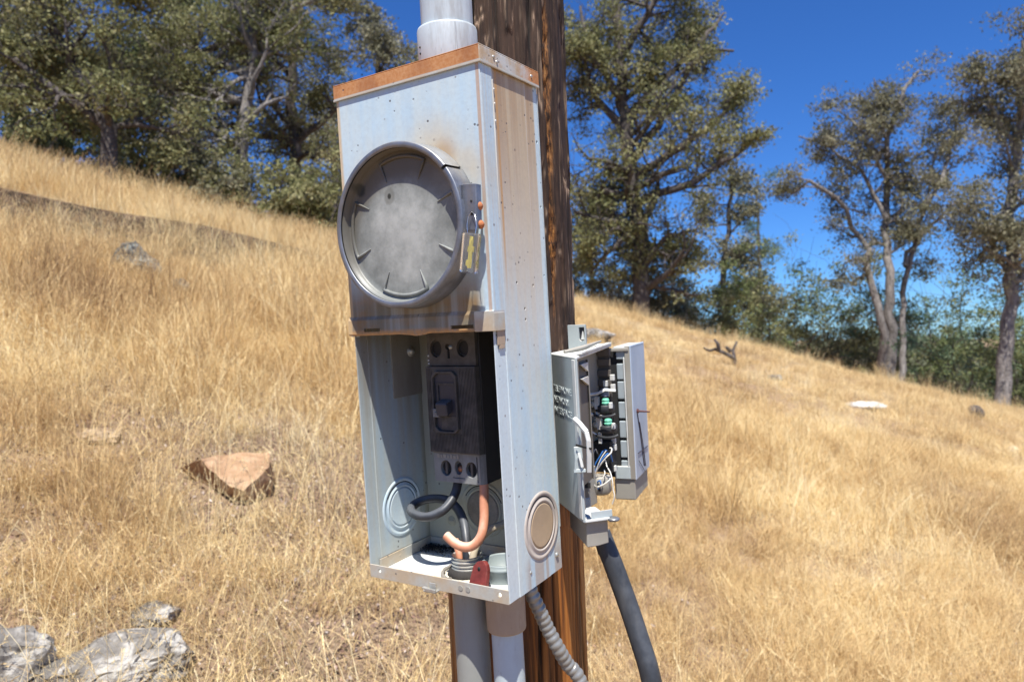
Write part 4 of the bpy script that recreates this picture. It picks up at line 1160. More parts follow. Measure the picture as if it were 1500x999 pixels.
# cap
g = G()
e = 0.0042; x0, x1, y0, y1 = -e, W + e, -e, D + 0.001
g.box(x0, x1, y0, y1, H + 0.0165, H + 0.018)
g.box(x0, x1, y0, y0 + 0.0013, H + 0.0006, H + 0.0165)
g.box(x1 - 0.0013, x1, y0 + 0.0013, y1, H + 0.0006, H + 0.0165)
g.box(x0, x0 + 0.0013, y0 + 0.0013, y1, H + 0.0006, H + 0.0165)
cap = g.build('top_cap', M['cap'], cab, 0.0006)
g = G(); hz = H + 0.0006
g.box(x0 - 0.0003, x1 + 0.0003, y0 - 0.0004, y0 + 0.0018, hz - 0.0014, hz + 0.0008)
g.box(x1 - 0.0018, x1 + 0.0003, y0 + 0.0019, y1, hz - 0.0014, hz + 0.0008)
sub(g, 'cap_hem', M['lip'], cap, 0.0004)
for y_, z_ in ((0.022, H + 0.0105), (0.028, H + 0.0065), (0.100, H + 0.009)):
    g = G().lathe([(0.0001, 0.0012), (0.0014, 0.0010), (0.0019, 0)], (x1, y_, z_), 'x', 10); sub(g, 'rivet', M['zinc'], cap)

# upper cover
g = G().box(-0.0006, W + 0.0022, -0.0022, -0.0008, 0.3125, H + 0.004)
g.box(W + 0.0010, W + 0.0022, -0.0008, 0.0192, 0.2945, H + 0.004)
g.box(-0.0022, -0.0006, -0.0022, 0.0150, 0.2945, H + 0.004)
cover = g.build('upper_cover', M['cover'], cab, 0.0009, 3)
# bottom rail of the cover, bent a little outwards, slotted, with a ragged rusty edge
g = G()
n_ = 48; xs_ = np.linspace(-0.0042, W + 0.0030, n_)
vs = []; fs = []
for i, x in enumerate(xs_):
    rag = 0.0007 * mn.noise(Vector((x * 60, 0, 1))) - (0.0026 * max(0, 1 - abs(x - 0.098) / 0.020))
    tp = 0.3135 + (0.004 if x < 0.004 else 0) * 0
    zb_ = 0.2915 + rag
    inset = -0.0 if 0.0 < x < W else 0.0
    vs += [(x, -0.0023, tp), (x, -0.0046, tp - 0.004), (x, -0.0050, zb_ + 0.002), (x, -0.0042, zb_), (x, -0.0034, zb_ + 0.0005), (x, -0.0006, tp - 0.001)]
for i in range(n_ - 1):
    for j in range(6): fs.append((i * 6 + j, i * 6 + (j + 1) % 6, (i + 1) * 6 + (j + 1) % 6, (i + 1) * 6 + j))
fs += [tuple(range(6)), tuple((n_ - 1) * 6 + j for j in range(6))[::-1]]
g.add(vs, fs)
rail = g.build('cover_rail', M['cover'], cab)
rail = cut(rail, [G().box(0.0205, 0.0455, -0.02, 0.01, 0.2955, 0.2995), G().box(0.148, 0.178, -0.02, 0.01, 0.2950, 0.2990)])
g = G(); g.box(0.1800, W + 0.0034, -0.0054, -0.0040, 0.2912, 0.3125); g.box(W + 0.0022, W + 0.0036, -0.0040, 0.0165, 0.2912, 0.3105)
sub(g, 'corner_patch', M['lip'], rail, 0.0005)
g = G(); g.prism([(W + 0.0008, 0.003), (W + 0.0020, 0.003), (W + 0.0020, 0.0175), (W + 0.0008, 0.0175)], 0.276, 0.2935)
g.prism([(W + 0.0008, 0.006), (W + 0.0020, 0.006), (W + 0.0020, 0.0160), (W + 0.0008, 0.0160)], 0.272, 0.276)
sub(g, 'hinge_tab', M['coupling'], rail, 0.0004)
g = G(); tri = [(-0.0078, 0.3095), (-0.0072, 0.2925), (0.0120, 0.2912), (0.0120, 0.2898), (-0.0080, 0.2905), (-0.0092, 0.309)]
g.add([(a, 0.0015, b) for a, b in ((-0.0068, 0.3095), (-0.0066, 0.2905), (0.0060, 0.2900), (0.0000, 0.3080))] + [(a, 0.0030, b) for a, b in ((-0.0068, 0.3095), (-0.0066, 0.2905), (0.0060, 0.2900), (0.0000, 0.3080))],
      [(0, 1, 2, 3), (7, 6, 5, 4), (0, 4, 5, 1), (1, 5, 6, 2), (2, 6, 7, 3), (3, 7, 4, 0)])
sub(g, 'bent_side_flange', M['tni_white'], rail)
# no part for the sunlit sliver left of the corner patch
# sealing ring
CX, CZ, RR = 0.1004, 0.4100, 0.089
ring = G().lathe([(0.0825, -0.0285), (0.0830, -0.0292), (0.0880, -0.0292), (0.0892, -0.0280), (0.0896, -0.0050), (0.0906, -0.0032), (0.0906, -0.0024), (0.0882, -0.0024), (0.0882, -0.0268), (0.0825, -0.0275)],
                 (CX, 0, CZ), 'y', 110, R_(38), R_(360 + 35.5), closed=True)
ring = ring.build('sealing_ring', M['steel'], cab)
g = G()
a_ = R_(22)
g.obox((0.1945, -0.0225, 0.4185), (0.0085, 0, -0.0008), (0, 0.0009, 0), (0.0012, 0, 0.0235))
g.obox((0.1868, -0.0245, 0.4185), (0.0008, 0, 0), (0, 0.0030, 0), (0.0008, 0, 0.0235))
g.obox((0.2030, -0.0185, 0.4185), (0.0007, 0, 0), (0, 0.0045, 0), (0.0008, 0, 0.0225))
lp = sub(g, 'latch_plate', M['steel'], ring, 0.0008)
for u_, v_ in ((703, 302), (705, 329)):
    q = bp(u_, v_, -0.0165)
    g = G().lathe([(0.0001, 0.0036), (0.0026, 0.0032), (0.0042, 0.0018), (0.0046, 0), (0.0040, -0.001), (0.0018, -0.001), (0.0018, -0.005)], (q.x - 0.001, q.y, q.z), 'x', 16)
    sub(g, 'bolt', M['rustbolt'], ring)
g = G()
hole = bp(691, 312, -0.0240)
g.lathe([(0.0001, -0.0003), (0.0022, -0.0003), (0.0022, 0.0)], (hole.x, -0.0236, hole.z), 'y', 12); g.lathe([(0.0001, -0.0003), (0.0012, -0.0003), (0.0012, 0)], (hole.x, -0.0236, hole.z + 0.012), 'y', 10)
sub(g, 'wire_hole', M['dark'], ring)
# blank plate with four pressed pockets
g = G().lathe([(0.0001, -0.0178), (0.030, -0.0172), (0.052, -0.0166), (0.0735, -0.0160), (0.0790, -0.0162), (0.0805, -0.0180), (0.0822, -0.0262), (0.0830, -0.0262), (0.0830, -0.0040), (0.0001, -0.0040)], (CX, 0, CZ), 'y', 96)
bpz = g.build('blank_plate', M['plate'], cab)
for c_ in (87, -2, -92, 178):
    g = G(); P_ = []
    hw = 24.5
    for a in np.linspace(c_ - hw, c_ + hw, 15): P_.append((CX + 0.0752 * math.cos(R_(a)), -0.0168, CZ + 0.0752 * math.sin(R_(a))))
    L_ = [(CX + r_ * math.cos(R_(c_ - hw)), -0.0168 - 0.0002, CZ + r_ * math.sin(R_(c_ - hw))) for r_ in (0.0535, 0.062, 0.070)]
    Rr = [(CX + r_ * math.cos(R_(c_ + hw)), -0.0168 - 0.0002, CZ + r_ * math.sin(R_(c_ + hw))) for r_ in (0.070, 0.062, 0.0535)]
    g.tube(L_ + P_ + Rr, [0.0005, 0.0012, 0.0016] + [0.0021] * len(P_) + [0.0016, 0.0012, 0.0005], 8)
    sub(g, 'pressed_pocket', M['plate'], bpz)

# knockouts
def knock(parent, c, axis, s, R, cmat, rmat, double=True):
    """s = +1/-1: which way the rings stand out of the sheet"""
    prof = [(R * 1.03, 0.0), (R * 1.0, 0.0011), (R * 0.93, 0.0013), (R * 0.90, 0.0004), (R * 0.80, 0.0004), (R * 0.775, 0.0015), (R * 0.72, 0.0016), (R * 0.70, 0.0006)]
    g = G().lathe([(r_, h_ * s) for r_, h_ in prof], c, axis, 56)
    k = sub(g, 'knockout', rmat, parent)
    g = G().lathe([(R * 0.70, 0.0005 * s), (R * 0.66, 0.0005 * s), (R * 0.655, 0.0013 * s), (R * 0.62, 0.0012 * s), (0.0005, 0.0009 * s)], c, axis, 48)
    g2 = sub(g, 'knockout_disc', cmat, parent)
    g = G().lathe([(R * 0.885, 0.00045 * s), (R * 0.865, 0.00075 * s), (R * 0.845, 0.00045 * s)], c, axis, 48, R_(20), R_(150))
    sub(g, 'knockout_slit', M['dark'], parent)
M['ko_tan'] = plain('rust_dusted_disc', (0.42, 0.31, 0.20), 0.65, 0, 0.2, 26, 0.15)
M['ko_ring'] = plain('rust_dusted_ring', (0.50, 0.44, 0.38), 0.6, 0, 0.22, 40, 0.2)
knock(right_wall, (W + 0.0009, 0.0735, 0.0640), 'x', 1, 0.0378, M['ko_tan'], M['ko_ring'])
knock(left_wall, (0.0026, 0.0620, 0.0690), 'x', 1, 0.0360, M['plain_enamel'], M['plain_enamel'])
knock(bw, (0.0920, D - 0.0020, 0.0600), 'y', -1, 0.0350, M['gasket'], M['inner'])
g = G().lathe([(0.0001, -0.0030), (0.0025, -0.0030), (0.0030, -0.0014), (0.0060, -0.0012), (0.0068, 0)], (0.0400, D - 0.002, 0.0390), 'y', 20); sub(g, 'mounting_boss', M['inner'], bw)
sc_ = G().lathe([(0.0001, 0.0016), (0.0026, 0.0014), (0.0032, 0)], (W + 0.0009, 0.1045, 0.0195), 'x', 10); sub(sc_, 'screw', M['zinc'], right_wall)
sc_ = G().lathe([(0.0001, 0.0010), (0.0016, 0.0008), (0.0020, 0)], (W + 0.0009, 0.0440, 0.0190), 'x', 10); sub(sc_, 'rivet', M['zinc'], right_wall)
# tan insulating sheet and screw on the left inner wall
G().box(0.0027, 0.0045, 0.058, D - 0.0030, 0.2080, 0.335).build('barrier_sheet', M['tni_tan'], cab, 0.0003)
g = G().lathe([(0.0001, 0.0052), (0.0030, 0.0046), (0.0042, 0.0026), (0.0046, 0.001), (0.0070, 0.0008), (0.0072, 0)], (0.0046, 0.0955, 0.2650), 'x', 18); g.build('screw', M['zinc'], cab)
G().box(0.0300, 0.0600, D - 0.0140, D - 0.0025, 0.150, 0.335).build('mounting_bracket', M['breaker_dk'], cab, 0.001)
g = G().box(0.0480, 0.0560, D - 0.030, D - 0.0145, 0.158, 0.235); g.build('bus_bar', M['copperlug'], cab, 0.0006)
g = G().box(0.0470, 0.0600, D - 0.030, D - 0.0145, 0.240, 0.335); g.build('bus_support', M['tni_dark'], cab, 0.0008)
# seal hanging from the latch
seal = root('meter_seal', 'small clear plastic seal with a yellow core hanging by wire from the meter ring latch', 'seal', tuple(bp(689, 371, -0.031)))
c = bp(689, 371, -0.031); ax = (bp(691, 342, -0.031) - bp(686, 398, -0.031)).normalized(); sx = Vector((1, 0, 0)); sx = (sx - ax * sx.dot(ax)).normalized(); sy_ = ax.cross(sx)
g = G(); g.obox(c, sx * 0.0094, sy_ * 0.0045, ax * 0.0200); g.build('capsule', M['clear'], seal, 0.0022, 3)
g = G(); g.obox(c + ax * 0.001 + sx * 0.001 , sx * 0.0022, sy_ * 0.0014, ax * 0.0160); g.obox(c + ax * 0.004 + sx * 0.001, sx * 0.0036, sy_ * 0.0012, ax * 0.003); g.obox(c - ax * 0.010 + sx * 0.0, sx * 0.0034, sy_ * 0.0012, ax * 0.003)
g.build('yellow_core', M['yellow'], seal, 0.0006)
g = G(); P_ = [bp(u_, v_, y_) for u_, v_, y_ in ((696, 345, -0.031), (698, 330, -0.030), (696, 315, -0.0275), (691, 310, -0.0255), (686, 318, -0.0275), (684, 330, -0.0285), (685, 343, -0.030))]
g.tube(P_, 0.00045, 6); g.build('wire_loop', M['bright'], seal)

# ------------------------------------------------------------------ circuit breaker inside
br = root('circuit_breaker', 'dusty black two-pole circuit breaker mounted inside the open cabinet', 'circuit breaker', (0.10, 0.08, 0.109))
bb = G().box(0.0655, 0.1385, 0.0600, 0.1115, 0.1090, 0.318).build('body', M['breaker_dk'], br, 0.001)
fp = G().box(0.0640, 0.1372, 0.0500, 0.0600, 0.1452, 0.2494).build('face_plate', M['breaker'], br, 0.0012)
g = G()
for i in range(34):                                                  # moulded vertical ribbing
    x_ = 0.0655 + i * 0.00212
    if x_ > 0.1360: break
    segs_ = [(0.1470, 0.2470)] if (x_ < 0.0735 or x_ > 0.1130) else [(0.1470, 0.1690)]
    for a_, b_ in segs_: g.box(x_, x_ + 0.0011, 0.0493, 0.0501, a_, b_)
rb = sub(g, 'ribbing', M['breaker'], fp); rb['kind'] = 'stuff'
up_ = G().box(0.0655, 0.1362, 0.0545, 0.0600, 0.2500, 0.318).build('upper_terminal_block', M['breaker'], br, 0.0008)
up_ = cut(up_, [cyl_y(0.0785, 0.2705, 0.0086, 0.03, 0.0595, 28, 0.0105), cyl_y(0.1182, 0.2705, 0.0086, 0.03, 0.0595, 28, 0.0105), cyl_y(0.0965, 0.2725, 0.0038, 0.03, 0.0595, 20), G().box(0.0955, 0.0990, 0.03, 0.0595, 0.2585, 0.2730)])
for x_, z_, r_ in ((0.0785, 0.2705, 0.0084), (0.1182, 0.2705, 0.0084)): sub(G().lathe([(0.0001, -0.0002), (r_, -0.0002)], (x_, 0.0592, z_), 'y', 20), 'terminal_hole', M['dark'], up_)
g = G()
for z_ in (0.2620, 0.2565, 0.2525): g.lathe([(0.0001, -0.001), (0.0010, -0.0008), (0.0013, 0)], (0.0665, 0.0545, z_), 'y', 8)
sub(g, 'index_dot', M['tni_white'], up_)
g = G().lathe([(0.0001, -0.0022), (0.0022, -0.0018), (0.0028, 0)], (0.1010, 0.0545, 0.2720), 'y', 12); sub(g, 'screw', M['zinc'], up_)
lo_ = G().prism([(0.0660, 0.0540), (0.1335, 0.0540), (0.1385, 0.0605), (0.0660, 0.0605)], 0.1092, 0.1448)
lo_ = lo_.build('lower_terminal_block', M['lightgrey'], br, 0.0008)
lo_ = cut(lo_, [cyl_y(0.0835, 0.1260, 0.0082, 0.03, 0.0598, 28, 0.0095), cyl_y(0.1022, 0.1275, 0.0056, 0.03, 0.0598, 24, 0.0085), cyl_y(0.1210, 0.1262, 0.0080, 0.03, 0.0598, 28, 0.0095), G().box(0.0935, 0.1105, 0.05, 0.056, 0.1145, 0.1158), G().box(0.1290, 0.1305, 0.05, 0.056, 0.112, 0.142)])
for x_, z_, r_ in ((0.0835, 0.1260, 0.0080), (0.1022, 0.1275, 0.0054), (0.1210, 0.1262, 0.0078)): sub(G().lathe([(0.0001, -0.0002), (r_, -0.0002)], (x_, 0.0594, z_), 'y', 20), 'terminal_hole', M['dark'], lo_)
g = G().lathe([(0.0001, -0.0030), (0.0030, -0.0026), (0.0040, 0)], (0.1022, 0.0592, 0.1250), 'y', 12); sub(g, 'lug_screw', M['copperlug'], lo_)
for x_ in (0.0810, 0.1185): sub(G().box(x_, x_ + 0.0030, 0.0560, 0.0592, 0.1180, 0.1340), 'lug_fin', M['breaker'], lo_)
g = G()
for i, (a_, b_) in enumerate(((0.0715, 0.0755), (0.0765, 0.0795), (0.0805, 0.0850), (0.0865, 0.0895), (0.0912, 0.0945), (0.0955, 0.0995), (0.1008, 0.1040))): g.box(a_, b_, 0.0532, 0.0541, 0.1385, 0.1430 - 0.0008 * (i % 2))
sub(g, 'worn_print_strip', M['tni_tan'], lo_, 0.0003)
# toggle frame and handle
def ngon_frame(g, x0, x1, z0, z1, ch, t, y0, y1):
    def ring_(a): return [(x0 + a + ch, z0 + a), (x1 - a - ch, z0 + a), (x1 - a, z0 + a + ch), (x1 - a, z1 - a - ch), (x1 - a - ch, z1 - a), (x0 + a + ch, z1 - a), (x0 + a, z1 - a - ch), (x0 + a, z0 + a + ch)]
    o_, i_ = ring_(0), ring_(t)
    vs = [(x, y0, z) for x, z in o_] + [(x, y0, z) for x, z in i_] + [(x, y1, z) for x, z in o_] + [(x, y1, z) for x, z in i_]
    fs = []
    for k in range(8):
        j = (k + 1) % 8
        fs += [(k, j, 8 + j, 8 + k), (k, 16 + k, 16 + j, j), (8 + k, 8 + j, 24 + j, 24 + k)]
    g.add(vs, fs)
g = G(); ngon_frame(g, 0.0750, 0.1120, 0.1700, 0.2440, 0.0055, 0.0026, 0.0455, 0.0502)
fr_ = g.build('toggle_frame', M['breaker'], br, 0.0007)
g = G().box(0.0780, 0.1090, 0.0494, 0.0502, 0.1730, 0.2410); sub(g, 'toggle_well', M['handle'], fr_)
g = G(); g.box(0.0815, 0.1075, 0.0478, 0.0494, 0.2275, 0.2300); g.box(0.0815, 0.0835, 0.0478, 0.0494, 0.2010, 0.2275); g.box(0.0860, 0.1080, 0.0480, 0.0494, 0.1735, 0.1900)
sub(g, 'inner_ledge', M['breaker'], fr_)
g = G(); g.obox((0.0940, 0.0440, 0.2010), (0.0085, 0, 0), (0, 0.0065, 0.002), (0, -0.001, 0.0080)); g.build('toggle_handle', M['handle'], br, 0.0022, 3)
g = G(); g.obox((0.0835, 0.0415, 0.1950), (0.0045, 0, 0), (0, 0.0012, 0), (0, 0, 0.0050)); g.lathe([(0.0001, -0.001), (0.0014, -0.001), (0.0016, 0)], (0.0838, 0.0404, 0.1952), 'y', 10); g.build('lock_tab', M['lightgrey'], br, 0.0008)

# ------------------------------------------------------------------ cables in the cabinet
def spline(P, n=8):
    P = [Vector(p) for p in P]; out = []
    for i in range(len(P) - 1):
        p0 = P[max(i - 1, 0)]; p1 = P[i]; p2 = P[i + 1]; p3 = P[min(i + 2, len(P) - 1)]
        for k in range(n):
            t = k / n
            out.append(0.5 * ((2 * p1) + (p2 - p0) * t + (2 * p0 - 5 * p1 + 4 * p2 - p3) * t * t + (3 * p1 - p0 - 3 * p2 + p3) * t ** 3))
    out.append(P[-1]); return out
def cable(name, label, cat, pts, r, mat, group=None, sides=14, n=8):
    S = spline(pts, n); o0 = S[-1]
    rt_ = G().tube(S, r, sides, True)
    me_o = rt_.build(name, mat, None, off=tuple(o0)); me_o.matrix_world = T @ Matrix.Translation(o0)
    tag(me_o, label, cat, group or 'cables and wires'); return me_o
BP = lambda L: [bp(*q) for q in L]
cable('power_cable', 'thick black cable looping round inside the cabinet below the breaker', 'cable',
      BP([(674, 690, .080), (671, 706, .074), (667, 722, .064), (658, 738, .052), (645, 750, .042), (626, 757, .036), (609, 754, .040), (602, 747, .052), (608, 738, .068), (626, 731, .080), (650, 731, .084), (666, 740, .082), (677, 758, .074), (682, 782, .062), (684, 812, .052), (684, 850, .047)]), 0.0056, M['black_dust'])
cable('power_cable', 'faded red-orange wire hanging from the breaker with its cut end hooked up', 'cable',
      BP([(708, 690, .066), (709, 712, .061), (709, 738, .056), (709, 762, .050), (705, 784, .042), (694, 798, .036), (680, 801, .032), (666, 795, .030), (653, 783, .030)]), [0.0055] * 64 + [0.0048], M['copper'])
cable('power_cable', 'short faded orange wire end standing in the threaded nipple', 'cable', BP([(667, 790, .056), (671, 805, .052), (674, 822, .049), (676, 850, .047)]), 0.0042, M['copper'])
cable('power_cable', 'cream-coloured wire curving from the back of the cabinet into the threaded nipple', 'cable', BP([(752, 758, .108), (738, 767, .092), (722, 773, .078), (709, 783, .068), (699, 798, .058), (693, 816, .052), (690, 850, .047)]), 0.0046, M['beige'])
g = G(); q = bp(688, 805, .053); g.tube([q + Vector((0, 0, -0.03)), q, q + Vector((0.0005, 0, 0.009))], [0.0035, 0.0034, 0.0006], 10)
o = g.build('wire_tail', M['white'], None, off=tuple(q)); o.matrix_world = T @ Matrix.Translation(q); tag(o, 'whitish pointed wire tip sticking up from the threaded nipple', 'wire')

# ------------------------------------------------------------------ pipes
NX, NY = 0.1110, 0.0490
pl_ = root('lower_conduit', 'left grey conduit entering the cabinet floor, with a threaded steel end inside', 'conduit', (NX, NY, -0.002), 'conduits below the cabinet')
g = G().tube([(NX, NY, z) for z in np.linspace(-1.9, -0.0012, 40)], 0.0205, 32); g.build('pipe', M['pipe_grey'], pl_)
pr = []; z_ = 0.0020
while z_ < 0.0225:
    pr += [(0.0172, z_), (0.0192, z_ + 0.0010), (0.0192, z_ + 0.0022), (0.0172, z_ + 0.0032)]; z_ += 0.0042
pr = [(0.0172, 0.0018)] + pr + [(0.0186, 0.0245), (0.0190, 0.0256), (0.0178, 0.0262), (0.0158, 0.0256), (0.0156, 0.0060), (0.0001, 0.0050)]
g = G().lathe(pr, (NX, NY, 0), 'z', 44, smooth=False); g.build('threaded_nipple', M['zinc'], pl_)
g = G().lathe([(0.0172, 0.0115), (0.0215, 0.0110), (0.0235, 0.0070), (0.0248, 0.0022), (0.0180, 0.0020)], (NX, NY, 0), 'z', 36)
for i, v_ in enumerate(g.v):
    c = Vector(v_); nz = mn.noise(c * 130); g.v[i] = (c.x + 0.0012 * nz, c.y + 0.0012 * mn.noise(c * 130 + Vector((4, 0, 0))), c.z + 0.0008 * nz)
g.build('putty_seal', M['putty'], pl_)
g = G().lathe([(0.0390, 0.0019), (0.0375, 0.0032), (0.0300, 0.0030), (0.0230, 0.0036), (0.0200, 0.0022)], (NX - 0.001, NY - 0.002, 0), 'z', 44)
for i, v_ in enumerate(g.v):
    c = Vector(v_); k_ = 1 + 0.06 * mn.noise(c * 60); g.v[i] = (NX + (c.x - NX) * k_, NY + (c.y - NY) * k_, c.z + 0.0006 * mn.noise(c * 200))
g.build('sealant_ring', M['sealant'], pl_)
S = [(NX + 0.031 * math.cos(a) + 0.001 * math.sin(9 * a), NY + 0.029 * math.sin(a), 0.0046 + 0.0012 * math.sin(7 * a)) for a in np.linspace(R_(150), R_(262), 18)]
G().tube(S, [0.0016 + 0.0008 * abs(math.sin(i * 2.3)) for i in range(18)], 8).build('gasket_strip', M['gasket'], pl_)

QX, QY = 0.1590, 0.0530
pr_ = root('lower_conduit', 'right grey conduit below the cabinet, with a tan dusty coupling', 'conduit', (QX, QY, -0.002), 'conduits below the cabinet')
g = G().tube([(QX, QY, z) for z in np.linspace(-1.9, -0.050, 40)], 0.0182, 32); g.build('pipe', M['pipe_light'], pr_)
g = G().lathe([(0.0180, -0.0012), (0.0228, -0.0012), (0.0232, -0.0030), (0.0228, -0.0540), (0.0222, -0.0560), (0.0182, -0.0570)], (QX, QY, 0), 'z', 40); cp = g.build('coupling', M['coupling'], pr_)
g = G().lathe([(0.0232, -0.0035), (0.0238, -0.0042), (0.0238, -0.0125), (0.0230, -0.0132)], (QX, QY, 0), 'z', 40, R_(200), R_(330)); sub(g, 'coupling_collar', M['coupling'], cp)
g = G().lathe([(0.0238, 0.0019), (0.0238, 0.0150), (0.0246, 0.0152), (0.0246, 0.0185), (0.0240, 0.0187), (0.0240, 0.0218), (0.0232, 0.0230), (0.0212, 0.0230), (0.0205, 0.0218), (0.0205, 0.0030), (0.0001, 0.0025)], (QX - 0.0035, QY + 0.004, 0), 'z', 48)
g.build('threaded_collar', M['pvc_in'], pr_)
# maroon insulator plate leaning in front
g = G(); bl, br2, tr_, tl_ = bp(686, 855, .012), bp(711, 860, .012), bp(714, 835, .018), bp(693, 828, .018)
top_ = bp(705, 821, .020)
Pn = [bl, br2, tr_ , bp(713, 827, .020), bp(709, 822, .020), top_, bp(699, 822, .020), bp(695, 827, .019), tl_]
for p_ in Pn: p_.y = 0.0125 + (p_.z - bl.z) * 0.28
dn = Vector((0.001, 0.0055, -0.0012))
g.add([tuple(p) for p in Pn] + [tuple(p + dn) for p in Pn], [tuple(range(9)), tuple(range(9, 18))[::-1]] + [(i, 9 + i, 9 + (i + 1) % 9, (i + 1) % 9) for i in range(9)])
ins = g.build('insulator_plate', M['maroon'], None, 0.0009, off=tuple(bl)); ins.matrix_world = T @ Matrix.Translation(bl)
hc = bp(702, 833, .0175); hc.y = 0.0125 + (hc.z - bl.z) * 0.28; cg = G().obox(hc, (0.0016, 0, 0), (0, 0.02, 0), (0.0002, 0, 0.0024))
tag(ins, 'maroon plastic plate with a small hole leaning on the lip inside the cabinet floor', 'plate')
g = G().lathe([(0.0001, -0.0004), (0.0017, -0.0004), (0.0018, 0.0006)], tuple(hc - Vector((0, 0.0004, 0))), 'y', 12, sy=1.4)
h_ = g.build('pin_hole', M['dark'], None, off=tuple(bl)); h_.parent = ins
# dead leaves and dirt swept into the back of the floor
v_, f_ = quads(np.stack([np.abs(rs.normal(0.006, 0.022, 900)) + 0.005, 0.111 - np.abs(rs.normal(0, 0.012, 900)), rs.uniform(0.002, 0.007, 900)], 1), 0.0011, rs, 0.7)
o = bpy.data.objects.new('floor_debris', np_mesh('floor_debris', v_, f_, M['putty'])); COL.objects.link(o); o.matrix_world = T; tag(o, kind='stuff')

# top conduit
TX, TY = 0.1150, 0.0660
tc_ = root('upper_conduit', 'pale galvanized pipe rising from the cabinet top beside the pole', 'conduit', (TX, TY, H + 0.018))
G().tube([(TX + (z - 0.58) * 0.012, TY, z) for z in np.linspace(H + 0.030, 4.2, 30)], 0.0302, 48).build('pipe', M['galv'], tc_)
g = G().lathe([(0.0300, 0.0), (0.0312, -0.0010), (0.0322, 0.0), (0.0345, -0.0), (0.0350, 0.0015), (0.0350, 0.040), (0.0342, 0.0425), (0.0310, 0.0430), (0.0302, 0.0428)], (TX, TY, H + 0.0300), 'z', 64)
cp = g.build('coupling', M['galv'], tc_)
g = G(); a_ = R_(-38)
g.tube([(TX + 0.0352 * math.cos(a_), TY + 0.0352 * math.sin(a_), H + 0.0300 + z) for z in (0.002, 0.04)], 0.0009, 6); sub(g, 'seam', M['galv'], cp)
g = G()
for dz_ in (0.012, 0.019):
    a_ = R_(-118); g.lathe([(0.0001, -0.0008), (0.0012, -0.0006), (0.0014, 0.0004)], (TX + 0.0351 * math.cos(a_), TY + 0.0351 * math.sin(a_), H + 0.030 + dz_), 'y', 8)
sub(g, 'dent', M['dark'], cp)
G().lathe([(0.0302, 0.0135), (0.0330, 0.0130), (0.0350, 0.0080), (0.0352, 0.0012), (0.0300, 0.0005)], (TX, TY, H + 0.0178), 'z', 6 * 8).build('hub', M['galv'], tc_)

# flexible conduit
S = spline(BP([(772, 850, .078), (780, 872, .080), (790, 893, .086), (802, 920, .094), (817, 948, .100), (833, 975, .112), (853, 1004, .120)]) + [Vector((0.262, 0.150, -0.30)), Vector((0.285, 0.19, -0.70)), Vector((0.27, 0.22, -1.6))], 10)
# resample evenly and corrugate
L_ = [0]; 
for a, b in zip(S[:-1], S[1:]): L_.append(L_[-1] + (b - a).length)
tt = np.arange(0, L_[-1], 0.00165)
P_ = [Vector((float(np.interp(t, L_, [s_.x for s_ in S])), float(np.interp(t, L_, [s_.y for s_ in S])), float(np.interp(t, L_, [s_.z for s_ in S])))) for t in tt]
rr_ = [[0.0073, 0.0084, 0.0088, 0.0088, 0.0082][i % 5] for i in range(len(P_))]
g = G().tube(P_, rr_, 16, True, True)
o = g.build('flexible_conduit', M['flex'], None, off=tuple(P_[0])); o.matrix_world = T @ Matrix.Translation(P_[0])
tag(o, 'ribbed flexible metal conduit slanting from under the cabinet across the pole', 'conduit')
# ------------------------------------------------------------------ telephone interface box
V2 = lambda a: Vector((a[0], a[1], 0))
N_, F_, P_c, M_, R2_ = (0.2413, 0.1012), (0.1690, 0.1704), (0.1938, 0.3008), (0.2228, 0.3059), (0.2090, 0.3907)
ZT, ZB = 0.2540, 0.0625
u1 = (V2(F_) - V2(N_)).normalized(); n1 = Vector((u1.y, -u1.x, 0)); 
if n1.dot(Vector((-1, -1, 0))) < 0: n1 = -n1
u2 = (V2(P_c) - V2(N_)).normalized(); u3 = -n1
def vbox(g, p, q, thick, z0, z1, side):
    """vertical slab on segment p-q; side = unit vector towards which it thickens"""
    p, q = Vector(p), Vector(q); s_ = Vector(side) * thick
    g.prism([(p.x, p.y), (q.x, q.y), (q.x + s_.x, q.y + s_.y), (p.x + s_.x, p.y + s_.y)], z0, z1)
tb = root('telephone_box', 'open grey plastic telephone network interface box on the right side of the pole', 'telephone box', (N_[0], N_[1], ZB))
NV, FV, PV, MV, RV = map(V2, (N_, F_, P_c, M_, R2_))
BV = Vector((0.1730, 0.3000, 0))
g = G(); vbox(g, NV, FV, 0.0030, ZB, ZT, -n1); side = g.build('lettered_side', M['tni'], tb, 0.0018, 3)
g = G(); vbox(g, NV + u1 * 0.0105, NV + u1 * 0.0005, 0.0012, ZB + 0.004, ZT - 0.003, n1); sub(g, 'rounded_edge', M['tni_white'], side, 0.0011, 3)
g = G(); vbox(g, FV + Vector((0.003, 0.004, 0)), BV, 0.0025, 0.088, ZT - 0.003, (1, 0, 0)); g.build('inner_wall', M['tni_tan'], tb, 0.0006)
g = G(); vbox(g, BV, PV, 0.0025, 0.092, ZT - 0.003, (0, -1, 0)); endw = g.build('end_wall', M['tni_dark'], tb, 0.0006)
for i, z_ in enumerate((0.2440, 0.2300, 0.2150, 0.2010, 0.1860, 0.1700)):
    g = G().box(0.1765, 0.1960, 0.2935, 0.2972, z_ - 0.0046, z_ + 0.0046); sub(g, 'rib', M['tni_dark'], endw, 0.0006)
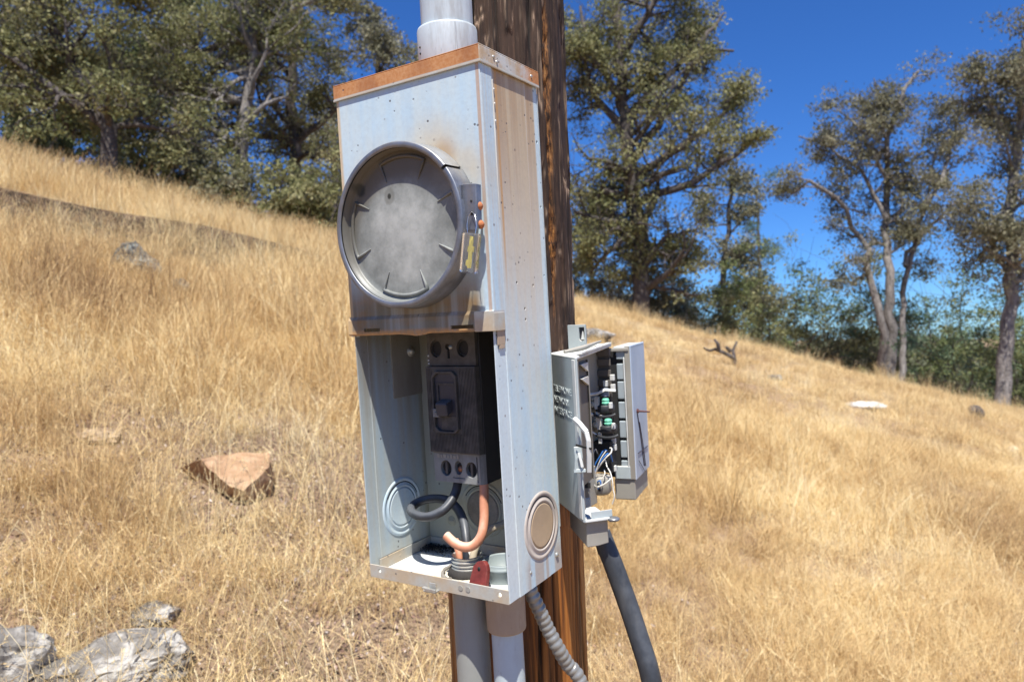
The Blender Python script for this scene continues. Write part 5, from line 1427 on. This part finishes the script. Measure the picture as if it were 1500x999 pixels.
# top
g = G(); g.prism([(NV.x, NV.y), (PV.x + .003, PV.y), (BV.x, BV.y), (FV.x, FV.y)], [ZT - .004, ZT - .002, ZT - .002, ZT - .004], [ZT, ZT + 0.002, ZT + 0.003, ZT]); top = g.build('top_wall', M['tni_white'], tb, 0.0015, 3)
g = G(); a = NV + u2 * 0.02; b = PV - u2 * 0.004
g.obox(((a + b) / 2).to_tuple()[:2] + (ZT + 0.0026,), tuple((b - a) / 2), tuple(n1 * 0.004), (0, 0, 0.0016)); sub(g, 'raised_flap', M['tni_white'], top, 0.0008)
g = G(); a = NV * 0.3 + FV * 0.7 + Vector((0.006, 0.01, 0)); g.tube([(a.x, a.y, ZT + 0.002), (a.x + 0.012, a.y + 0.03, ZT + 0.005), (PV.x - 0.004, PV.y - 0.02, ZT + 0.007)], [0.002, 0.003, 0.0015], 6); sub(g, 'broken_edge', M['tni_tan'], top)
g = G(); vbox(g, NV + n1 * -0.0005, NV + u2 * 0.0055, 0.0105, ZB + 0.002, ZT - 0.001, u1 * 0.25 + u3 * 0); 
g.build('front_rim', M['tni_white'], tb, 0.0012)
g = G(); a = NV + u2 * 0.0058; vbox(g, a, a + u2 * 0.0085, 0.004, ZB + 0.012, ZT - 0.006, u1); g.build('inner_rim', M['tni_tan'], tb, 0.0006)
g = G(); a = NV + u2 * 0.016; vbox(g, a + u1 * 0.010, a + u2 * 0.050 + u1 * 0.004, 0.003, 0.098, ZT - 0.008, u1); pt = g.build('partition', M['tni_dark'], tb, 0.0006)  # partition is dark because its shade is put into the plastic's colour
g = G(); a = NV + u2 * 0.064; vbox(g, a, a + u2 * 0.004, 0.003, 0.098, ZT - 0.008, u1); sub(g, 'partition_edge', M['tni_tan'], pt, 0.0005)
for z_ in (0.243, 0.226):
    a = NV + u2 * 0.030
    g = G(); g.add([(a.x + 0.001, a.y - 0.003, z_), (a.x + u2.x * 0.03 + 0.001, a.y + u2.y * 0.03, z_), (a.x + u2.x * 0.03 + .001, a.y + u2.y * 0.03, z_ - 0.011)] + [(a.x - 0.002, a.y - 0.001, z_), (a.x + u2.x * 0.03 - 0.002, a.y + u2.y * 0.03, z_), (a.x + u2.x * 0.03 - .002, a.y + u2.y * 0.03, z_ - 0.011)],
          [(0, 1, 2), (5, 4, 3), (0, 3, 4, 1), (1, 4, 5, 2), (2, 5, 3, 0)]); sub(g, 'snap_wedge', M['tni_white'], pt)
# bottom ledge and cable hood
K_ = NV + u2 * 0.012
g = G(); a = NV + u2 * 0.004
g.prism([(a.x, a.y), (a.x + u3.x * 0.032, a.y + u3.y * 0.032), (a.x + u3.x * 0.032 + u1.x * .05, a.y + u3.y * 0.032 + u1.y * .05), (a.x + u1.x * .05, a.y + u1.y * .05)], ZB - 0.001, ZB + 0.0016)
led = g.build('bottom_ledge', M['tni_white'], tb, 0.0006)
g = G(); b = a + u3 * 0.008 + u2 * 0.004; vbox(g, b, b + u3 * 0.026, 0.0012, ZB + 0.0016, ZB + 0.0100, u1); sub(g, 'ledge_upstand', M['tni'], led, 0.0004)
g = G(); b = a + u3 * 0.036; g.lathe([(0.0001, 0.002), (0.006, 0.0016), (0.0075, 0), (0.006, -0.0020), (0.0001, -0.0024)], (b.x, b.y, ZB - 0.0005), 'z', 18); sub(g, 'drain_tip', M['steel'], led)
g = G(); q = [K_, K_ + u3 * 0.0135, K_ + u3 * 0.0270 , K_ + u3 * 0.0270 + u1 * 0.055, K_ + u1 * 0.062]
g.prism([(p.x, p.y) for p in q], [0.0300, 0.0300, 0.0320, 0.034, 0.0360], ZB - 0.0010); g.build('cable_hood', M['tni_tan'], tb, 0.0012)
# latch hook on the near edge
def strip(g, P, w_, t):
    for a, b in zip(P[:-1], P[1:]):
        c = (a + b) / 2; d = (b - a) / 2; d2 = d * (1 + 0.12); s_ = Vector((0.84, 0.53, 0)); s_ = (s_ - d.normalized() * s_.dot(d.normalized())).normalized(); n_ = d.normalized().cross(s_)
        g.obox(c, d2, s_ * w_, n_ * t)
g = G(); yy = 0.094
strip(g, [bp(841, 614, yy), bp(850, 622, yy - .002), bp(859, 633, yy - .004), bp(862, 645, yy - .004), bp(863, 668, yy - .002), bp(863, 690, yy)], 0.0026, 0.0030)
lt = g.build('latch_hook', M['tni_white'], tb, 0.0008)
g = G(); strip(g, [bp(846, 655, yy), bp(848, 672, yy), bp(847, 690, yy)], 0.0045, 0.0014); strip(g, [bp(842, 690, yy - .002), bp(857, 689, yy - .002)], 0.0012, 0.0022); sub(g, 'latch_plate', M['tni'], lt, 0.0008)
g = G(); strip(g, [bp(848, 664, yy - .004), bp(851, 675, yy - .004), bp(853, 684, yy - .004)], 0.0016, 0.0010); sub(g, 'broken_latch_rib', M['tni_white'], lt, 0.0004)
g = G(); strip(g, [bp(845, 652, yy - .005), bp(865, 657, yy - .005)], 0.0007, 0.0012); sub(g, 'latch_gap', M['dark'], lt)
# mounting ear with keyhole
ea = G().box(0.1775, 0.2030, 0.2080, 0.2110, ZT - 0.004, 0.2875); ear = ea.build('mounting_ear', M['tni'], tb, 0.0012)
ear = cut(ear, [cyl_y(0.1975, 0.2700, 0.0040, 0.2, 0.22, 20), G().box(0.1935, 0.2015, 0.2, 0.22, 0.2700, 0.2840)])
g = G().box(0.1922, 0.2028, 0.2112, 0.2122, 0.264, 0.2865); sub(g, 'keyhole_backing', M['handle'], ear)
g = G(); g.add([(0.1965, 0.2078, 0.268), (0.2005, 0.2078, 0.268), (0.1990, 0.2078, 0.279), (0.1965, 0.2106, 0.268), (0.2005, 0.2106, 0.268), (0.1990, 0.2106, 0.279)], [(0, 1, 2), (5, 4, 3), (0, 3, 4, 1), (1, 4, 5, 2), (2, 5, 3, 0)]); sub(g, 'keyhole_tongue', M['tni_white'], ear)
# wiring terminals
YT = 0.272
def term(u_, v_, flip):
    c = bp(u_, v_, YT)
    g = G().lathe([(0.0001, -0.0050), (0.0125, -0.0050), (0.0135, -0.0035), (0.0135, 0.0035), (0.0125, 0.005), (0.0001, 0.0050)], (c.x - 0.004, c.y + 0.006, c.z - 0.009), 'z', 24); o_ = g.build('terminal', M['black'], tb)
    g = G().lathe([(0.0001, 0.0062), (0.0042, 0.0056), (0.0056, 0.0030), (0.0050, 0.0010), (0.0060, -0.0010), (0.0048, -0.0040), (0.0001, -0.0044)], tuple(c), 'z', 9, smooth=False); sub(g, 'mint_cap', M['green'], o_)
    g = G(); g.obox(c + Vector((-0.0115, -0.003, -0.001)), (0.0030, 0, 0), (0, 0.003, 0), (0, 0, 0.0085)); g.obox(c + Vector((-0.0115, -0.004, -0.021)), (0.0022, 0, 0), (0, 0.0015, 0), (0, 0, 0.008)); g.obox(c + Vector((0.0085, -0.002, -0.004)), (0.0018, 0, 0), (0, 0.003, 0), (0, 0, 0.0040)); g.obox(c + Vector((-0.0155, 0.0, 0.0045)), (0.0045, 0, 0.0008), (0, 0.003, 0), (0, 0, 0.0010)); sub(g, 'contact_clip', M['tni_white'], o_, 0.0005)
    S_ = [(c.x - 0.014 + 0.0165 * (1 + math.cos(a)), c.y - 0.010 + 0.006 * math.sin(a), c.z - 0.0135 + 0.0045 * math.sin(a)) for a in np.linspace(R_(190), R_(350), 14)]
    g = G().tube(S_, 0.0021, 8); sub(g, 'strap', M['black'], o_)
    g = G().lathe([(0.0001, -0.004), (0.0040, -0.004), (0.0046, -0.002), (0.0046, 0.004)], (c.x - 0.0185, c.y - 0.001, c.z - 0.003), 'y', 14); sub(g, 'lug', M['zinc'], o_)
term(887, 589, 0); term(891, 619, 1)
g = G(); strip(g, [bp(864, 578, .255), bp(876, 576, .262), bp(886, 571, .268), bp(901, 572, .275)], 0.0018, 0.0012); g.build('bus_strap', M['tni_white'], tb, 0.0004)
g = G(); strip(g, [bp(864, 606, .255), bp(874, 609, .262), bp(884, 610, .268)], 0.0014, 0.0014); g.build('bus_strap', M['tni_white'], tb, 0.0004)
g = G(); strip(g, [bp(866, 632, .255), bp(882, 641, .262)], 0.0010, 0.0010); g.build('bus_strap', M['tni_white'], tb, 0.0004)
c = bp(886, 575, .274); G().lathe([(0.0001, 0.006), (0.0052, 0.006), (0.0056, 0.004), (0.0056, -0.005)], tuple(c), 'z', 16).build('slate_knob', plain('slate_knob', (0.13, 0.15, 0.20)), tb)
for u_, v_ in ((898, 567), (897, 553), (899, 645), (900, 655), (893, 685), (900, 686), (887, 562)):
    c = bp(u_, v_, .282); G().obox(c, (0.0030, 0, 0), (0, 0.0025, 0), (0, 0, 0.0042)).build('contact_block', M['tni_white'], tb, 0.0008)
# lower module
c1, c2 = bp(864, 648, .262), bp(903, 690, .285)
G().box(c1.x, c2.x - 0.001, 0.272, 0.2915, c2.z, c1.z).build('lower_module', M['dark'], tb, 0.001)
c = bp(876, 712, .255)
g = G().lathe([(0.0001, 0.0130), (0.0120, 0.0130), (0.0140, 0.0110), (0.0145, -0.0080), (0.0110, -0.0125), (0.0001, -0.0130)], (c.x, c.y + 0.01, c.z), 'z', 20); cw = g.build('cable_well', M['tni_tan'], tb)
g = G().lathe([(0.0001, -0.001), (0.0016, -0.001), (0.002, 0.0005)], (c.x + 0.004, c.y - 0.0045, c.z - 0.004), 'y', 10); sub(g, 'well_hole', M['dark'], cw)
g = G(); c = bp(864, 712, .24); g.obox(c, (0.004, 0.001, 0), (0, 0.012, 0), (0, 0, 0.026)); g.build('side_web', M['tni_tan'], tb, 0.001)
g = G(); c = bp(864, 686, .235); 
for k_ in range(3): g.obox(c + Vector((0.0012, -0.0125, 0.004 - 0.012 * k_)), (0.0042, 0.001, 0), (0, 0.0006, 0), (0, 0, 0.0036))
g.build('vent_slot', M['dark'], tb)
g = G(); c = bp(860, 742, .20); g.obox(c, (0.0036, 0.0030, 0), (-0.001, 0.0012, 0), (0, 0, 0.0115)); g.build('ledge_post', M['tni'], tb, 0.0006)
# loose wires
def wire(nm, mat, L, r=0.00075):
    g = G().tube(spline(BP(L), 6), r, 6); g.build(nm, M[mat], tb)
wire('blue_wire', 'blue', [(872, 712, .262), (868, 695, .256), (872, 680, .256), (879, 668, .258), (884, 660, .262), (889, 660, .268)], 0.0010)
wire('blue_wire', 'blue', [(873, 716, .262), (870, 698, .252), (876, 682, .252), (886, 668, .256), (893, 664, .266), (897, 676, .276)], 0.0011)
wire('blue_wire', 'white', [(872, 712, .258), (872, 694, .252), (880, 680, .250), (889, 669, .250), (895, 663, .254), (896, 657, .258), (893, 656, .26)], 0.00095)
wire('white_wire', 'white', [(871, 704, .252), (873, 690, .248), (880, 672, .248), (888, 660, .252)], 0.0007)
wire('grey_wire', 'greywire', [(876, 714, .262), (869, 702, .252), (867, 685, .250), (868, 668, .250), (872, 658, .254), (875, 664, .26)], 0.0009)
wire('grey_wire', 'greywire', [(868, 703, .25), (872, 712, .246), (879, 713, .246), (883, 706, .250)], 0.0010)
wire('blue_wire', 'blue', [(875, 706, .25), (879, 704, .248), (880, 711, .248), (876, 716, .25)], 0.0010)
wire('white_wire', 'white', [(882, 701, .25), (886, 694, .252), (885, 688, .256)], 0.0008)
wire('dangling_wire', 'white', [(887, 674, .262), (889, 683, .258), (894, 692, .254), (897, 704, .250), (898, 716, .250), (900, 727, .250), (897, 738, .250)], 0.0009)
wire('white_wire', 'white', [(876, 713, .246), (884, 710, .246), (892, 704, .248), (895, 700, .250)], 0.0013)
# hinged lid, standing open at the far side
AV = PV + Vector((0.0045, 0.0008, 0))
dv = (MV - AV).normalized(); back = (RV - MV); nf = Vector((dv.y, -dv.x, 0))
g = G(); vbox(g, MV, RV, 0.0028, ZB, ZT - 0.0015, -dv); lid = g.build('lid_outer_face', M['tni_side'], tb, 0.0014, 3)
g = G(); a = MV - dv * 0.0092; vbox(g, a, MV - dv * 0.0004, 0.0030, ZB + 0.0005, ZT - 0.002, -nf); g.build('lid_rim', M['tni_tan'], tb, 0.0010)
g = G(); a2 = MV - dv * 0.0112; vbox(g, a2 + nf * .001, a2 + dv * 0.0018 + nf * .001, 0.0030, ZB + 0.018, ZT - 0.018, -nf); g.build('lid_bead', M['tni_white'], tb, 0.0005)
g = G(); q = [AV, MV, RV, RV - (MV - AV)]; g.prism([(p.x, p.y) for p in q], ZT - 0.0065, ZT - 0.0025); g.build('lid_top', M['tni'], tb, 0.0014)
g = G(); vbox(g, AV - dv * 0.006 + nf * .0015, MV - dv * 0.003 + nf * .0015, 0.0030, ZT - 0.0095, ZT - 0.0045, -nf); g.build('lid_top_rim', M['tni_tan'], tb, 0.0010)
g = G(); vbox(g, AV - dv * 0.016 - nf * 0.006, MV - dv * 0.004 - nf * 0.006, 0.0040, ZB + 0.002, ZT - 0.008, -nf); g.build('lid_inner', M['dark'], tb)
g = G(); vbox(g, AV - dv * 0.006 + nf * .0012, MV - dv * 0.0085 + nf * .0012, 0.0045, ZB + 0.0012, ZB + 0.0195, -nf); g.build('lid_bottom_lip', M['tni'], tb, 0.0010)
g = G(); q = [AV - nf * .002 - dv * .008, MV - nf * .002 - dv * .003, RV - dv * .004, RV - (MV - AV)]; g.prism([(p.x, p.y) for p in q], 0.0335, ZB + 0.0005); g.build('lid_hood', M['tni_tan'], tb, 0.0014)
pads = ((510, 527), (533, 556.5), (559, 585), (589, 613.5), (617, 642), (646, 671), (675, 687))
for t_, b_ in pads:
    p0 = AV + dv * 0.0030; p1 = AV + dv * 0.0172
    def zat(vv):
        lo_z, hi_z = 0.0, 0.4
        for _ in range(30):
            mz = (lo_z + hi_z) / 2; q = R_B.transposed() @ (Vector(((p0.x + p1.x) / 2, (p0.y + p1.y) / 2, mz)) - CAM_B)
            if 499.5 + F_PX * q.y / q.z > vv: lo_z = mz
            else: hi_z = mz
        return mz
    g = G(); vbox(g, p0 - nf * 0.002, p1 - nf * 0.002, 0.004, zat(b_), zat(t_), -nf); g.build('terminal_pad', M['pad'], tb, 0.0016, 3)
# marks, screw and rod on the lid
off_ = -dv * -0.0008
wd = dv.copy()
def onlid(u_, v_, out=0.0009):
    """where a pixel meets the lid's outer face"""
    d = R_B @ Vector(((u_ - 750) / F_PX, -(v_ - 499.5) / F_PX, -1.0)); nn = Vector((back.y, -back.x, 0)).normalized()
    t = (MV - CAM_B).dot(nn) / d.dot(nn); return CAM_B + d * t + nn * out
g = G(); g.tube([onlid(933, 606), onlid(938, 640), onlid(943, 682)], 0.0007, 5); g.tube([onlid(936, 618), onlid(941, 650), onlid(945, 682)], 0.0006, 5)
g.tube([onlid(934, 664), onlid(948, 653)], 0.0006, 5); g.tube([onlid(935, 674), onlid(944, 690)], 0.0004, 5); sub(g, 'ink_mark', M['ink'], lid)
g = G(); q = onlid(933, 602, 0.0); g.tube([q, q + Vector((0.018, 0.004, -0.001))], [0.0016, 0.0011], 8); g.tube([q + Vector((-.001, 0, 0)), q + Vector((0.002, 0, 0))], [0.0030, 0.0034], 10); sc = sub(g, 'lid_screw', M['redbrown'], lid)
# raised lettering
def letters(word, u_, v_, h_, width, parent):
    cu = bpy.data.curves.new('txt', 'FONT'); cu.body = word; cu.size = 1.0; cu.extrude = 0.03; cu.offset = 0.018; cu.align_x = 'LEFT'
    to = bpy.data.objects.new('txt', cu); COL.objects.link(to)
    bpy.context.view_layer.update()
    dg = bpy.context.evaluated_depsgraph_get()
    me = bpy.data.meshes.new_from_object(to.evaluated_get(dg))
    bpy.data.objects.remove(to)
    co = np.array([v_.co[:] for v_ in me.vertices]); mn_, mx_ = co.min(0), co.max(0)
    d = R_B @ Vector(((u_ - 750) / F_PX, -(v_ - 499.5) / F_PX, -1.0)); t = (NV - CAM_B).dot(n1) / d.dot(n1); o_ = CAM_B + d * t
    sx_ = width / (mx_[0] - mn_[0]); sz_ = h_ / (mx_[1] - mn_[1])
    rt = -u1
    loc = Vector(tb['_loc'])
    for v_ in me.vertices:
        x, y, z = v_.co
        p = o_ + rt * ((x - mn_[0]) * sx_) + Vector((0, 0, 1)) * ((y - mn_[1]) * sz_) + n1 * (0.0001 + z * 0.010) - loc
        v_.co = p
    me.materials.clear(); me.materials.append(M['letter'])
    o2 = bpy.data.objects.new('lettering', me); COL.objects.link(o2); o2.parent = parent
letters('TELEPHONE', 811, 572, 0.0082, 0.069, side)
letters('NETWORK', 812.5, 588, 0.0082, 0.058, side)
letters('INTERFACE', 813, 603.5, 0.0082, 0.066, side)
# black service cable from the hood down to the ground
S = BP([(880, 780, .150), (887, 798, .150), (899, 828, .150), (913, 866, .148), (925, 900, .145), (938, 940, .140), (949, 975, .135), (958, 1015, .131), (966, 1070, .126), (972, 1150, .120)]) + [Vector((0.31, 0.11, -0.55)), Vector((0.315, 0.11, -1.0)), Vector((0.31, 0.12, -1.75))]
o = cable('service_cable', 'thick black cable running from the telephone box down to the ground', 'cable', S, 0.0118, M['black_dust'], sides=20)
g = G(); c = bp(880, 806, .145); g.obox(c, (0.0028, 0.001, 0.001), (0, 0.003, 0), (-0.001, 0, 0.0035)); g.build('cable_clip', M['putty'], tb, 0.0006)

# ------------------------------------------------------------------ surroundings
make_trees()
far_woods()
small_things()
make_litter()
make_grass()
for o in bpy.data.objects:
    if '_loc' in o: del o['_loc']
    if '_sub' in o: del o['_sub']
